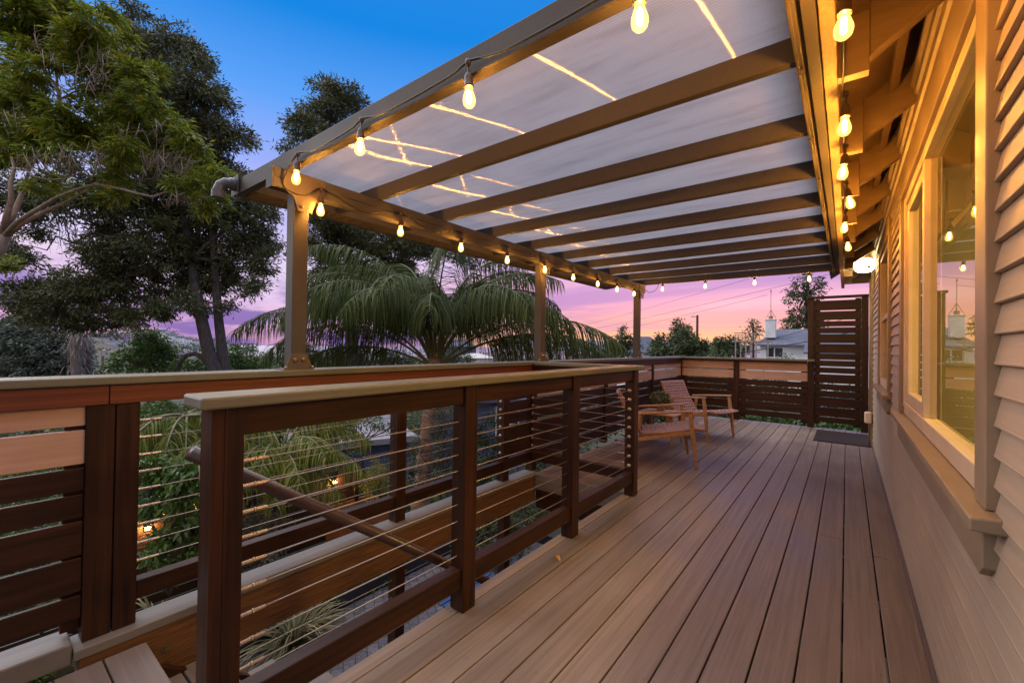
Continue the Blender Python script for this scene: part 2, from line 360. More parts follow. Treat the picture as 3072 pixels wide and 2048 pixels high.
box('cap', M['curb'], skirt, -2.588, -2.44, .312, 3.572, -.04, 0, .004)
for z in (-.15, -.226):
    MB().lathe([(.017, 0), (.017, .004), (.009, .004), (.009, .012)], (-2.452, .613, z), 8, 'X').build('bolt', M['bolt'], skirt)
kerb = thing('curb_beam', 'thick painted curb beam under the slatted railing beside the landing', 'beam', (-2.53, -.6, 0))
box('beam', M['curb'], kerb, -2.61, -2.455, -1.6, .309, -.055, .03, .006)

ZC = [.258, .337, .42, .499, .578, .657, .733, .812, .889]
SL = [(.895, 1.035, 'pink'), (.737, .877, 'pink'), (.628, .722, ''), (.518, .612, ''), (.361, .501, ''), (.211, .35, ''), (.1, .196, '')]

def fit_end(p, d, parent, r=.0065, L=.085):
    """swaged cable end: sleeve, hex nut, thin stud"""
    p = Vector(p); d = Vector(d).normalized(); m = MB()
    m.tube([p, p+d*.012, p+d*.014, p+d*.045], [r*1.25, r*1.25, r*.95, r*.95], 8)
    m.tube([p+d*.047, p+d*.052], [r*1.15, r*1.15], 6)
    m.tube([p+d*.054, p+d*L, p+d*(L+.004)], [r*.95, r*.8, r*.45], 8)
    return m.build('fitting', M['steel'], parent, smooth=False)
def washer(p, d, parent, r=.0165):
    ax = 'Y' if abs(d[1]) > .5 else 'X'; sg = d[1] if ax == 'Y' else d[0]
    return MB().lathe([(r, 0), (r, sg*.003), (r*.75, sg*.008), (r*.42, sg*.010), (r*.42, sg*.016), (r*.2, sg*.018)], p, 14, ax).build('washer', M['steel'], parent, smooth=False)
def cable(parent, a, b, fa=True, fb=False, wb=False, r=.0024, wa=False):
    c = MB().tube([a, b], r, 6).build('cable', M['steel'], parent, smooth=True)
    d = (Vector(b)-Vector(a)).normalized()
    if fa: fit_end(a, d, c)
    if fb: fit_end(b, -d, c)
    if wb: washer(b, -d, c)
    if wa: washer(a, d, c)

# near railing, between deck and stairs
rl = thing('cable_railing', 'dark wood cable railing with olive cap between the deck boards and the stairs', 'railing', (-1.45, 2, 0))
box('cap', M['capY'], rl, -1.53, -1.377, .41, 3.675, 1.062, 1.098, .007)
MB().box(-1.49, -1.405, .444, .4765, -.75, 1.061).box(-1.49, -1.4065, .4766, .4779, -.75, 1.060).box(-1.49, -1.405, .478, .528, -.75, 1.061).build('post', M['darkZ'], rl, .0025)
for y0, y1, z0 in ((1.467, 1.552, 0.002), (2.478, 2.563, .002), (3.502, 3.590, .002)):
    box('post', M['darkZ'], rl, -1.49, -1.405, y0, y1, z0, 1.061, .004)
for y0, y1 in ((.529, 1.466), (1.553, 2.477), (2.564, 3.501)):
    box('top_rail', M['darkY'], rl, -1.478, -1.418, y0, y1, .974, 1.0605, .004)
    box('bottom_rail', M['darkY'], rl, -1.478, -1.418, y0, y1, .115, .205, .004)
for z in ZC: cable(rl, (-1.449, .529, z), (-1.449, 3.501, z-.002), True, False, True)
cable(rl, (-1.5, .55, .052), (-1.5, 3.5, .052), False)
# stair-head railing across the end of the stairs
sh = thing('cable_railing', 'short cable railing across the far end of the stair opening', 'railing', (-1.97, 3.57, 0))
box('cap', M['capX'], sh, -2.44, -1.532, 3.51, 3.655, 1.0625, 1.0965, .006)
box('top_rail', M['darkX'], sh, -2.49, -1.491, 3.535, 3.595, .974, 1.0605, .004)
box('bottom_rail', M['darkX'], sh, -2.49, -1.491, 3.535, 3.595, .115, .205, .004)
for z in ZC: cable(sh, (-2.489, 3.56, z), (-1.492, 3.56, z), True, True, False, wa=True)
# outer railing along the stairs
orl = thing('railing', 'outer stair railing with redwood top rail, olive cap and slats beside the landing', 'railing', (-2.53, 1, 0))
box('cap', M['capY'], orl, -2.63, -2.452, -1.6, 3.66, 1.0625, 1.098, .006)
MB().box(-2.545, -2.478, -1.6, .405, .9785, 1.0605).build('top_rail', M['red'], orl, .003)
MB().box(-2.545, -2.478, .408, 3.56, .9785, 1.0605).build('top_rail', M['red'], orl, .003)
for y0, y1, z0, z1 in ((.340, .428, .001, .977), (.4335, .512, .001, .977), (1.912, 1.994, .001, .977), (3.108, 3.192, .001, .977), (3.568, 3.648, .001, 1.0605)):
    box('post', M['darkZ'], orl, -2.573, -2.490, y0, y1, z0, z1, .003)
for y0, y1 in ((1.905, 1.985), (3.115, 3.195)):
    box('lower_post', M['darkZ'], orl, -2.555, -2.47, y0, y1, GROUND, -.283, .003)
for a, b, c_ in SL[:]:
    box('slat', M['peachY'] if c_ else M['darkY'], orl, -2.528, -2.506, -1.6, .339, a, min(b, .976), .003)
box('nailer', M['darkZ'], orl, -2.56, -2.529, .28, .339, .05, .976, .002)
for y0, y1 in ((.513, 1.911), (1.995, 3.107)):
    box('bottom_rail', M['darkY'], orl, -2.562, -2.502, y0, y1, .098, .18, .003)
for z in ZC: cable(orl, (-2.53, .513, z), (-2.53, 3.107, z), True, False, True, r=.0021)
for a, b, c_ in SL: box('slat', M['darkY'], orl, -2.528, -2.506, 3.193, 3.567, a, min(b, .976), .003)
for z in (-.40, -.52, -.64, -.76, -.88): cable(orl, (-2.51, .75, z), (-2.51, 3.15, z), True, False, False, r=.0024)
# outer railing beyond the stairs
ob = thing('slat_railing', 'slatted railing with two peach boards on the outer side behind the armchairs', 'railing', (-2.53, 6, 0))
box('cap', M['capY'], ob, -2.63, -2.45, 3.662, 8.449, 1.0625, 1.098, .006)
box('top_rail', M['darkY'], ob, -2.535, -2.478, 3.65, 8.52, .9785, 1.0605, .003)
for y0, y1 in ((5.22, 5.30), (6.95, 7.03)): box('post', M['darkZ'], ob, -2.573, -2.490, y0, y1, .002, .977, .003)
for a, b, c_ in SL:
    box('slat', M['peachY'] if c_ else M['darkY'], ob, -2.528, -2.506, 3.652, 8.53, a, min(b, .976), .003)
for y in (5.26, 6.99): box('nailer', M['darkZ'], ob, -2.56, -2.5285, y-.09, y+.09, .05, .976, .002)
# far railing
fl = thing('slat_railing', 'slatted railing with two peach boards across the far end of the deck', 'railing', (-1.5, 8.55, 0))
box('cap', M['capX'], fl, -2.63, -.405, 8.452, 8.60, 1.0635, 1.099, .006)
box('rail', M['darkX'], fl, -2.489, -.505, 8.50, 8.53, 1.036, 1.0625, .003)
for x0, x1, z1 in ((-2.573, -2.49, 1.0625), (-1.597, -1.508, 1.0625)): box('post', M['darkZ'], fl, x0, x1, 8.531, 8.60, .002, z1, .003)
for a, b, c_ in SL:
    for x0, x1 in ((-2.489, -1.598), (-1.507, -.503)):
        box('slat', M['peachX'] if c_ else M['darkX'], fl, x0, x1, 8.556, 8.578, a, b, .003)
for x in (-2.45, -1.6525, -1.4525, -.55): box('nailer', M['darkZ'], fl, x-.045, x+.045, 8.579, 8.60, .05, 1.03, .002)
# privacy screen
ps = thing('privacy_screen', 'tall dark slatted privacy screen beside the house corner', 'screen', (-.1, 8.55, 0))
box('cap', M['darkX'], ps, -.525, .277, 8.49, 8.61, 2.081, 2.115, .004)
for x0, x1 in ((-.502, -.414), (.178, .264)): box('post', M['darkZ'], ps, x0, x1, 8.531, 8.60, .002, 2.08, .003)
gz = [(2.046, 2.06), (1.873, 1.89), (1.716, 1.735), (1.612, 1.632), (1.508, 1.524), (1.351, 1.37), (1.193, 1.214), (1.085, 1.106), (.975, .997), (.867, .888), (.711, .729), (.602, .62), (.496, .511), (.339, .352), (.184, .195), (.095, .1)]
for (a, b), (c_, d) in zip(gz[:-1], gz[1:]): box('slat', M['darkX'], ps, -.413, .177, 8.556, 8.578, d, a, .003)
for x in (-.375, .14): box('nailer', M['darkZ'], ps, x-.035, x+.035, 8.579, 8.60, .07, 2.07, .002)

# handrail on the stairs
hr = thing('handrail', 'round brown pipe handrail sloping down beside the stairs', 'handrail', (-1.62, .5, .3))
s = -.700
MB().tube([(-1.62, .455, .905), (-1.62, 3.6, .905+s*3.145)], .023, 16).build('pipe', surf('handrail_brown', (.045, .020, .014), (.062, .029, .02), rough=.25, bump=0), hr, smooth=True)
for y in (.487, 3.3):
    z = .905+s*(y-.455)-.023
    MB().tube([(-1.62, y, z), (-1.62, y, z-.05), (-1.56, y, z-.07), (-1.492, y, z-.07)], .008, 8).build('bracket', M['bolt'], hr, smooth=True)

# ------------------------------------------------------------------ patio cover
def poly_mat():
    m, nt, out = newmat('ribbed_polycarbonate'); L = nt.links
    g = N(nt, 'NewGeometry'); n1 = N(nt, 'TexNoise', Scale=2.2, Detail=6, Roughness=.65); mp = N(nt, 'Mapping'); mp.inputs['Scale'].default_value = (.8, 5, 1)
    L.new(g.outputs['Position'], mp.inputs[0]); L.new(mp.outputs[0], n1.inputs['Vector'])
    r1 = ramp(nt, [(.25, (.56, .55, .58)), (.5, (.69, .675, .705)), (.78, (.75, .735, .755))]); L.new(n1.outputs['Fac'], r1.inputs[0])
    # grime spots
    n2 = N(nt, 'TexNoise', Scale=9, Detail=4, Roughness=.7); L.new(g.outputs['Position'], n2.inputs['Vector'])
    sp = N(nt, 'MapRange', From__Min=.66, From__Max=.8, To__Min=1, To__Max=.72); L.new(n2.outputs['Fac'], sp.inputs[0])
    # flute walls
    sx = N(nt, 'SeparateXYZ'); L.new(g.outputs['Position'], sx.inputs[0])
    w = N(nt, 'Math', _operation='MULTIPLY'); L.new(sx.outputs[1], w.inputs[0]); w.inputs[1].default_value = 2*PI/.0115
    sn = N(nt, 'Math', _operation='SINE'); L.new(w.outputs[0], sn.inputs[0])
    rb = N(nt, 'MapRange', From__Min=.2, From__Max=1, To__Min=1.03, To__Max=.84); L.new(sn.outputs[0], rb.inputs[0])
    pm = N(nt, 'Math', _operation='MULTIPLY'); L.new(sp.outputs[0], pm.inputs[0]); L.new(rb.outputs[0], pm.inputs[1])
    vs = N(nt, 'VectorMath', _operation='SCALE'); L.new(r1.outputs[0], vs.inputs[0]); L.new(pm.outputs[0], vs.inputs['Scale'])
    tr = N(nt, 'BsdfTranslucent'); L.new(vs.outputs[0], tr.inputs['Color'])
    df = N(nt, 'BsdfDiffuse'); L.new(vs.outputs[0], df.inputs['Color'])
    a = N(nt, 'MixShader', Fac=.22); L.new(tr.outputs[0], a.inputs[1]); L.new(df.outputs[0], a.inputs[2])
    # brushed glint across the flutes
    gl = N(nt, 'BsdfAnisotropic', Roughness=.25, Anisotropy=.97); tg = N(nt, 'CombineXYZ'); tg.inputs[0].default_value = 1
    gl.inputs['Color'].default_value = (1, .93, .85, 1); L.new(tg.outputs[0], gl.inputs['Tangent'])
    b = N(nt, 'MixShader', Fac=.22); L.new(a.outputs[0], b.inputs[1]); L.new(gl.outputs[0], b.inputs[2]); L.new(b.outputs[0], out.inputs[0])
    return m
M['poly'] = poly_mat()
ZB, ZT = 2.213, 2.297            # rafters
pc = thing('patio_cover', 'taupe metal patio cover with translucent ribbed roof panels', 'patio cover', (-2.5, 3.7, 1.1))
RY = [1.716, 2.305, 2.897, 3.49, 4.09, 4.68, 5.27, 5.865, 6.47]
for yc in (1.212, 3.74, 6.375):
    p = box('post', M['metal'], pc, -2.575, -2.49, yc-.043, yc+.043, 1.104, 2.20, .004)
    bb = MB()
    bb.prism([(yc-.045, 1.19), (yc+.045, 1.19), (yc+.052, 1.175), (yc+.075, 1.112), (yc+.085, 1.107), (yc+.085, 1.102), (yc-.085, 1.102), (yc-.085, 1.107), (yc-.075, 1.112), (yc-.052, 1.175)], 'X', -2.489, -2.483)
    bb.box(-2.6, -2.47, yc-.085, yc+.085, 1.0985, 1.1038)
    bp = bb.build('base_plate', M['bracket'], p, .0015)
    for dy in (-.024, .024): MB().lathe([(.013, 0), (.013, .006), (.008, .010)], (-2.483, yc+dy, 1.155), 10, 'X').build('bolt', M['bolt'], p)
    for dx, dy in ((-2.468, -.075), (-2.468, .075)): MB().lathe([(.011, 0), (.011, .008), (.005, .016)], (dx-.012, yc+dy, 1.104), 8).build('bolt', M['bolt'], p)
    h = MB(); h.prism([(yc-.12, 2.2105), (yc+.12, 2.2105), (yc+.12, 2.10), (yc+.065, 2.07), (yc+.045, 2.02), (yc+.040, 1.995), (yc-.040, 1.995), (yc-.045, 2.02), (yc-.065, 2.07), (yc-.12, 2.10)], 'X', -2.4535, -2.4485)
    hb = h.build('head_bracket', M['bracket'], p, .0015)
    MB().lathe([(.012, 0), (.012, .005), (.007, .009)], (-2.449, yc-.022, 2.025), 10, 'X').build('bolt', M['bolt'], p)
    MB().lathe([(.005, 0), (.004, .001)], (-2.449, yc+.022, 2.025), 8, 'X').build('bolt', M['cord'], p)
bm = MB(); bm.box(-2.525, -2.46, 1.04, 6.49, 2.10, 2.2115); bm.box(-2.46, -2.4545, 1.044, 6.486, 2.104, 2.150); bm.box(-2.46, -2.4545, 1.044, 6.486, 2.154, 2.208)
bm.box(-2.53, -2.453, 1.033, 1.040, 2.097, 2.214); bm.build('beam', M['metal'], pc, .002)
for y in RY:
    rf = MB(); rf.box(-3.02, -.139, y-.016, y+.016, ZB, ZT); rf.box(-3.02, -.139, y-.018, y+.018, ZB-.005, ZB-.0005); rf.build('rafter', M['metal'], pc, .002)
ef = MB(); ef.box(-3.09, -.136, 1.095, 1.135, 2.196, 2.296); ef.box(-3.05, -.136, 1.135, 1.150, 2.206, 2.214); ef.box(-3.09, -.136, 1.089, 1.095, 2.196, 2.205); ef.build('end_rafter', M['metal'], pc, .003)
ye = [1.136]+RY
for a, b in zip(ye[:-1], ye[1:]):
    MB().box(-3.04, -.139, a+.002, b-.002, ZT+.002, ZT+.008).build('roof_panel', M['poly'], pc)
gt = MB(); gt.box(-3.13, -3.115, 1.10, 6.50, 2.19, 2.31)
gt.prism([(-3.115, 2.19), (-3.115, 2.198), (-2.97, 2.212), (-2.965, 2.205)], 'Y', 1.137, 6.50)
for k in range(5):
    x = -3.085+.027*k; z = 2.1915+.0028*k; gt.box(x, x+.012, 1.14, 6.495, z-.003, z+.006)
gt.box(-2.972, -2.962, 1.137, 6.50, 2.203, 2.295); gt.build('gutter', M['metal'], pc, .0015)
dp = MB(); dp.tube([(-3.10, 1.094, 2.255), (-3.10, 1.05, 2.255)], [.039, .039], 20)
dp.tube([(-3.10, 1.06, 2.255), (-3.105, 1.03, 2.253), (-3.115, 1.008, 2.235), (-3.12, .998, 2.205), (-3.122, .996, 2.16)], [.033]*5, 20)
dp.tube([(-3.1215, .997, 2.20), (-3.122, .996, 2.155)], [.037, .037], 20)
dp.build('downspout_elbow', surf('grey_pipe', (.08, .078, .082), (.10, .098, .10), rough=.3, bump=0), pc, smooth=False)
box('end_cap', M['metal'], pc, -3.16, -3.05, 1.081, 1.0885, 2.19, 2.315, .001)
le = MB(); le.box(-.138, -.118, 1.09, 6.52, 2.20, 2.33); le.box(-.1178, -.108, 1.09, 6.52, 2.225, 2.33); le.box(-.1078, -.073, 1.09, 6.52, 2.212, 2.34); le.box(-.138, -.128, 1.09, 6.52, 2.194, 2.1998)
le.build('ledger', M['metal'], pc, .0015)
for y in RY[:-1]:
    MB().lathe([(.013, 0), (.013, .004), (.007, .007)], (-.129, y+.03, 2.1935), 10).build('bolt', M['bolt'], pc).scale = (1, 1, 1)

# ------------------------------------------------------------------ house
hs = thing('house', 'taupe lap sided house wall with deep eaves and cream windows along the deck', 'house', (.29, 3, 0))
XS = .272
def siding(name, y0, y1, z0, z1):
    m = MB(); z = z0 - ((z0+5) % .0715); pr = []
    zs = []
    while z < z1:
        a, b = max(z, z0), min(z+.0715, z1); t = lambda q: XS+.0005+.0125*((q-z)/.0715)
        pr += [(t(a)+.004, a), (t(a)-.0004, a+.002), (t(a)-.0006, a+.0055), (t(a)+.0004, a+.0075), (t(b)-.0, b)] if b-a > .02 else [(t(a), a), (t(b), b)]
        z += .0715
    poly = pr+[(.31, z1), (.31, z0)]
    m.prism(poly, 'Y', y0, y1); return m.build(name, M['siding'], hs)
W1, W2 = (1.594, 3.52, .92, 2.17), (4.60, 5.86, .95, 2.19)       # openings y0,y1,z0,z1
siding('siding', -1.6, 1.487, .02, 2.62); siding('siding', 1.487, 3.64, .02, .74)
siding('siding', 3.64, 4.48, .02, 2.33); siding('siding', 4.48, 5.97, .02, .80); siding('siding', 5.97, 7.38, .02, 2.33)
siding('siding', 1.487, 7.38, 2.32, 2.62) if False else None
box('corner_board', M['trim'], hs, .252, .30, 7.381, 7.47, .02, 2.45, .004)
box('gable_wall', M['siding'], hs, .30, 6, 7.40, 7.46, -2.9, 2.4, 0)
box('foundation_wall', M['siding'], hs, .29, .40, -1.6, 7.40, -2.9, .019, 0)
box('base_trim', surf('grey_base', (.10, .075, .075), (.15, .11, .11), rough=.6), hs, .262, .2825, -1.6, 7.38, .001, .028, .003)
def window(y0, y1, z0, z1, cw, mull, parent):
    """casing, sill with apron, cream sash, dark glass; mull = y where the casement begins"""
    w = MB()
    w.box(.258, .30, y0-cw, y0, z0-.04, z1+.14); w.box(.258, .30, y1, y1+cw, z0-.04, z1+.14); w.box(.256, .30, y0-cw-.012, y1+cw+.012, z1+.001, z1+.142)
    w = w.build('window', M['trim'], parent, .003)
    sl = MB(); sl.prism([(.222, z0-.075), (.222, z0-.046), (.30, z0-.038), (.30, z0-.075)], 'Y', y0-cw-.07, y1+cw+.06); sl.build('sill', M['trim'], w, .004)
    ap = MB(); ap.prism([(y0-cw-.005, z0-.0755), (y0-cw-.005, z0-.175), (y0-cw+.025, z0-.20), (y1+cw-.02, z0-.20), (y1+cw, z0-.175), (y1+cw, z0-.0755)], 'X', .253, .30); ap.build('apron', M['trim'], w, .003)
    fr = MB(); X0, X1 = .272, .335
    fr.box(X0, X1, y0+.001, y0+.045, z0, z1); fr.box(X0, X1, y1-.045, y1-.001, z0, z1)
    fr.box(X0, X1, y0+.045, y1-.045, z1-.045, z1); fr.box(X0, X1, y0+.045, y1-.045, z0-.037, z0+.03)
    if mull: fr.box(X0+.004, X1, mull-.028, mull+.028, z0+.03, z1-.045)
    fr.build('frame', M['sash'], w, .004)
    if mull:
        a0, a1 = mull+.029, y1-.046; ss = MB(); X0, X1 = .283, .325
        ss.box(X0, X1, a0, a0+.05, z0+.031, z1-.046); ss.box(X0, X1, a1-.05, a1, z0+.031, z1-.046); ss.box(X0, X1, a0+.05, a1-.05, z0+.031, z0+.09); ss.box(X0, X1, a0+.05, a1-.05, z1-.10, z1-.046)
        ss.build('sash', M['sash'], w, .005)
        MB().box(.303, .309, a0+.05, a1-.05, z0+.09, z1-.10).build('pane', M['glass'], w)
        MB().box(.298, .304, y0+.045, mull-.028, z0+.03, z1-.045).build('pane', M['glass'], w)
    else:
        mz = (z0+z1)/2; ss = MB(); ss.box(.285, .325, y0+.046, y1-.046, mz-.02, mz+.025); ss.build('sash', M['sash'], w, .004)
        MB().box(.300, .306, y0+.045, y1-.045, z0+.03, mz-.02).build('pane', M['glass'], w); MB().box(.312, .318, y0+.045, y1-.045, mz+.025, z1-.045).build('pane', M['glass'], w)
    return w
def glass_mat():
    m, nt, out = newmat('window_glass'); L = nt.links
    t = N(nt, 'BsdfTransparent', Color=(.88, .88, .74, 1)); g = N(nt, 'BsdfGlossy', Roughness=.012, Color=(1, .95, .74, 1))
    f = N(nt, 'Fresnel', IOR=1.5); a = N(nt, 'MapRange', From__Min=0, From__Max=1, To__Min=.13, To__Max=1.0); L.new(f.outputs[0], a.inputs[0])
    ge = N(nt, 'NewGeometry'); iv = N(nt, 'Math', _operation='SUBTRACT'); iv.inputs[0].default_value = 1; L.new(ge.outputs['Backfacing'], iv.inputs[1]); mu = N(nt, 'Math', _operation='MULTIPLY'); L.new(a.outputs[0], mu.inputs[0]); L.new(iv.outputs[0], mu.inputs[1]); a = mu
    x = N(nt, 'MixShader'); L.new(a.outputs[0], x.inputs[0]); L.new(t.outputs[0], x.inputs[1]); L.new(g.outputs[0], x.inputs[2]); L.new(x.outputs[0], out.inputs[0]); return m
M['glass'] = glass_mat()
window(*W1, .105, 2.72, hs); window(*W2, .105, None, hs)
# dim rooms behind the glass
rm = MB(); rm.box(3.4, 3.45, -1.5, 7.38, -.1, 2.7); rm.box(.34, 3.4, 4.1, 4.2, -.1, 2.7); rm.box(.34, 3.4, -1.5, 7.38, -.12, -.1); rm.box(.34, 3.4, -1.5, 7.38, 2.5, 2.55)
rm.build('interior_wall', surf('room_wall', (.32, .27, .18), (.36, .31, .21), rough=.8, bump=0), hs)
il = newmat('room_lamp'); e_ = N(il[1], 'Emission', Color=(1, .72, .30, 1), Strength=150.0); il[1].links.new(e_.outputs[0], il[2].inputs[0])
MB().lathe([(.02, 2.40), (.24, 2.41), (.26, 2.44), (.24, 2.495)], (1.9, 2.6, 0), 20).build('ceiling_light', il[0], hs, smooth=True)
# frieze mouldings and eave
fz = MB()
prof = [(.30, 2.31), (.262, 2.31), (.262, 2.36), (.250, 2.368), (.250, 2.41), (.238, 2.418), (.238, 2.45), (.224, 2.46), (.224, 2.485), (.30, 2.485)]
fz.prism(prof, 'Y', -1.6, 8.1); fz.build('frieze', M['trim'], hs, .0015)
MB().box(.305, .34, -1.6, 8.19, 2.30, 2.75).build('upper_wall', M['eave'], hs)
fa = MB(); fa.box(-.070, -.030, -1.6, 8.60, 2.232, 2.43); fa.build('fascia', M['fascia'], hs, .004)
sf = MB(); sf.prism([(-.03, 2.395), (.30, 2.62), (.30, 2.64), (-.03, 2.42)], 'Y', -1.6, 8.30); sf.build('soffit', M['eave'], hs)
YT = [1.155+.742*k for k in range(-3, 10)]
for y in YT:
    if y > 8.1: continue
    box('rafter_tail', M['eave'], hs, -.0295, .058, y, y+.045, 2.21, 2.418, .003)
    r = MB(); r.prism([(.0585, 2.27), (.0585, 2.455), (.298, 2.616), (.298, 2.435)], 'Y', y+.02, y+.075); r.build('eave_rafter', M['eave'], hs, .003)
    r = MB(); r.prism([(.15, 2.44), (.15, 2.515), (.185, 2.54), (.185, 2.465)], 'Y', y+.0755, y+.74); r.build('blocking', M['eave'], hs, .003)
box('end_board', M['eave'], hs, -.0295, .30, 8.2, 8.24, 2.25, 2.46, .003)
rfm = MB(); rfm.prism([(-.2, 2.36), (-.2, 2.38), (3.4, 4.9), (3.4, 4.87)], 'Y', -1.6, 8.4); rfm.build('roof', surf('shingle', (.06,.05,.05), (.12,.1,.1), rough=.9), hs)
# wall box and pipe on the corner
wb = thing('outlet_box', 'rounded tan weatherproof outlet box on the house corner above the doormat', 'outlet box', (.23, 7.2, .3))
MB().box(.188, .262, 7.26, 7.36, .31, .455).build('box', M['sash'], wb, .018, seg=4)
MB().tube([(.243, 7.39, .001), (.243, 7.39, 2.2)], .011, 8).build('pipe', M['trim'], wb, smooth=True)
# porch light
pl = thing('porch_light', 'glowing white glass porch light under the eave beyond the last window', 'lamp', (.165, 6.75, 2.28))
lm = newmat('lit_opal_glass'); e = N(lm[1], 'Emission', Color=(1, .70, .32, 1), Strength=22.0); lm[1].links.new(e.outputs[0], lm[2].inputs[0])
MB().lathe([(.02, -.085), (.065, -.076), (.094, -.045), (.104, 0), (.094, .045), (.065, .076), (.03, .085)], (.165, 6.75, 2.285), 24, 'Z').build('globe', lm[0], pl, smooth=True)
MB().lathe([(.05, .0), (.05, .02), (.03, .035), (.012, .05), (.012, .16)], (.165, 6.75, 2.371), 16).build('canopy', M['bolt'], pl, smooth=False)
MB().lathe([(.004, -.03), (.016, -.026), (.02, -.012), (.012, .004), (.004, .01)], (.205, 6.655, 2.262), 10).build('finial', M['bolt'], pl, smooth=True)

# ------------------------------------------------------------------ string lights
fil = emis('filament', (1.0, .46, .085), 640.0); fil2 = emis('eave_filament', (1.0, .43, .065), 960.0)
def bulb_glass():
    m, nt, out = newmat('amber_bulb_glass'); L = nt.links
    t = N(nt, 'BsdfTransparent', Color=(1, .93, .75, 1)); e = N(nt, 'Emission', Color=(1, .60, .15, 1), Strength=1.0)
    a = N(nt, 'AddShader'); L.new(t.outputs[0], a.inputs[0]); L.new(e.outputs[0], a.inputs[1]); L.new(a.outputs[0], out.inputs[0]); return m
M['bulb'] = bulb_glass()
proto = {}
def hotmesh():
    if 'h' not in bpy.data.meshes:
        h = proto['f'].data.copy(); h.name = 'h'; h.materials[0] = fil2
    return bpy.data.meshes['h']
def bulb(parent, top, tilt=None, hot=False):
    """top = where the pendant leaves the cord; the bulb hangs .16 m below"""
    t = Vector(top)
    if not proto:
        k = MB(); k.lathe([(.0035, -.0), (.0035, -.035), (.008, -.038), (.0135, -.046), (.0165, -.058), (.0175, -.082), (.0185, -.083), (.0185, -.089), (.0165, -.090)][::-1], (0,0,0), 14)
        k.lathe([(.009, .01), (.011, .004), (.011, -.006), (.006, -.012)][::-1], (0,0,0), 10)
        proto['s'] = k.build('light_bulb', M['socket'], None, smooth=True)
        g = MB(); g.lathe([(.0115, -.089), (.0130, -.097), (.0180, -.112), (.0232, -.128), (.0240, -.139), (.0212, -.152), (.0135, -.161), (.003, -.1645)][::-1], (0,0,0), 18)
        proto['g'] = g.build('glass', M['bulb'], None, smooth=True)
        f = MB(); f.lathe([(.003, -.100), (.0065, -.106), (.0085, -.125), (.0078, -.140), (.003, -.149)][::-1], (0,0,0), 10)
        proto['f'] = f.build('filament', fil, None, smooth=True)
        for o in proto.values(): col.objects.unlink(o)
    s = proto['s'].copy(); g = proto['g'].copy(); f = proto['f'].copy()
    for o in (s, g, f): col.objects.link(o)
    if hot: f.data = hotmesh()
    s.parent = parent; g.parent = s; f.parent = s
    s.location = t-Vector(WL[parent.name]); s.scale = (.93, .93, .95)
    if tilt: s.rotation_euler = tilt
    return s
def cord(parent, pts, r=.0042):
    # Catmull-Rom through the points
    pts = [Vector(p) for p in pts]; q = []
    for i in range(len(pts)-1):
        p0 = pts[max(i-1, 0)]; p1 = pts[i]; p2 = pts[i+1]; p3 = pts[min(i+2, len(pts)-1)]
        for k in range(6):
            t = k/6; q.append(.5*((2*p1)+(p2-p0)*t+(2*p0-5*p1+4*p2-p3)*t*t+(3*p1-p0-3*p2+p3)*t**3))
    q.append(pts[-1]); return MB().tube(q, r, 6).build('cord', M['cord'], parent, smooth=True)
st = thing('string_lights', 'black string of warm bulbs hung round the outer edges of the patio cover', 'string lights', (-2.42, 1.1, 2.1))
pts = []; rr = random.Random(5)
nb = [(-.43, 1.072), (-1.038, 1.070), (-1.679, 1.072), (-2.255, 1.072)]
pts.append((.05, 1.07, 2.27))
for i, (x, y) in enumerate(nb):
    z = 2.235; pts.append((x, y+.006, z)); bulb(st, (x, y, z-.008), (rr.uniform(-.05, .05), rr.uniform(-.06, .06), rr.uniform(0, 6)))
    if i < 3: xm = (x+nb[i+1][0])/2; pts += [(x-.10, y+.012, z-.012), (xm, y+.012, 2.215), (nb[i+1][0]+.12, y+.012, z-.018)]
pts += [(-2.36, 1.082, 2.20), (-2.442, 1.085, 2.12), (-2.443, 1.15, 2.085), (-2.438, 1.22, 2.10)]
bb_ = [1.29, 1.862, 2.451, 3.035, 3.637, 4.217, 4.814, 5.399, 5.982]
for i, y in enumerate(bb_):
    z = 2.155; x = -2.432; pts.append((x, y, z)); bulb(st, (x+.012, y, z-.01), (rr.uniform(-.05, .05), rr.uniform(-.05, .05), rr.uniform(0, 6)))
    y2 = bb_[i+1] if i+1 < len(bb_) else 6.45
    pts += [(x-.012, y+.09, z-.012), (x-.014, (y+y2)/2+rr.uniform(-.05, .05), 2.105+rr.uniform(-.012, .012)), (x-.010, y2-.12, z-.02)]
pts += [(-2.43, 6.46, 2.13), (-2.40, 6.51, 2.10), (-2.3, 6.515, 2.13)]
for x, y in ((-2.189, 6.505), (-1.587, 6.505), (-.972, 6.505), (-.379, 6.505)):
    z = 2.262; pts.append((x, y, z)); bulb(st, (x, y, z-.005), (rr.uniform(-.04, .04), rr.uniform(-.04, .04), rr.uniform(0, 6)))
    pts.append((x+.3, y, z-.012))
pts += [(.02, 6.56, 2.22), (.10, 6.66, 2.24), (.22, 6.86, 2.37)]
cord(st, pts)
s2 = thing('string_lights', 'black string of warm bulbs along the house eave above the windows', 'string lights', (-.01, 3, 2.2))
pts = [(-.012, -.6, 2.25)]
for i, y in enumerate((.85, 1.43, 2.045, 2.565, 3.13, 3.74, 4.45)):
    z = 2.222; pts.append((-.016, y, z)); bulb(s2, (-.006, y, z-.006), (rr.uniform(-.12, .12), rr.uniform(-.14, .14), rr.uniform(0, 6)), True)
    pts += [(-.012, y+.12, z-.02), (-.012, y+.3, z-.032)]
pts += [(-.02, 5.2, 2.215), (-.02, 6.4, 2.21), (.05, 6.7, 2.24)]
cord(s2, pts)

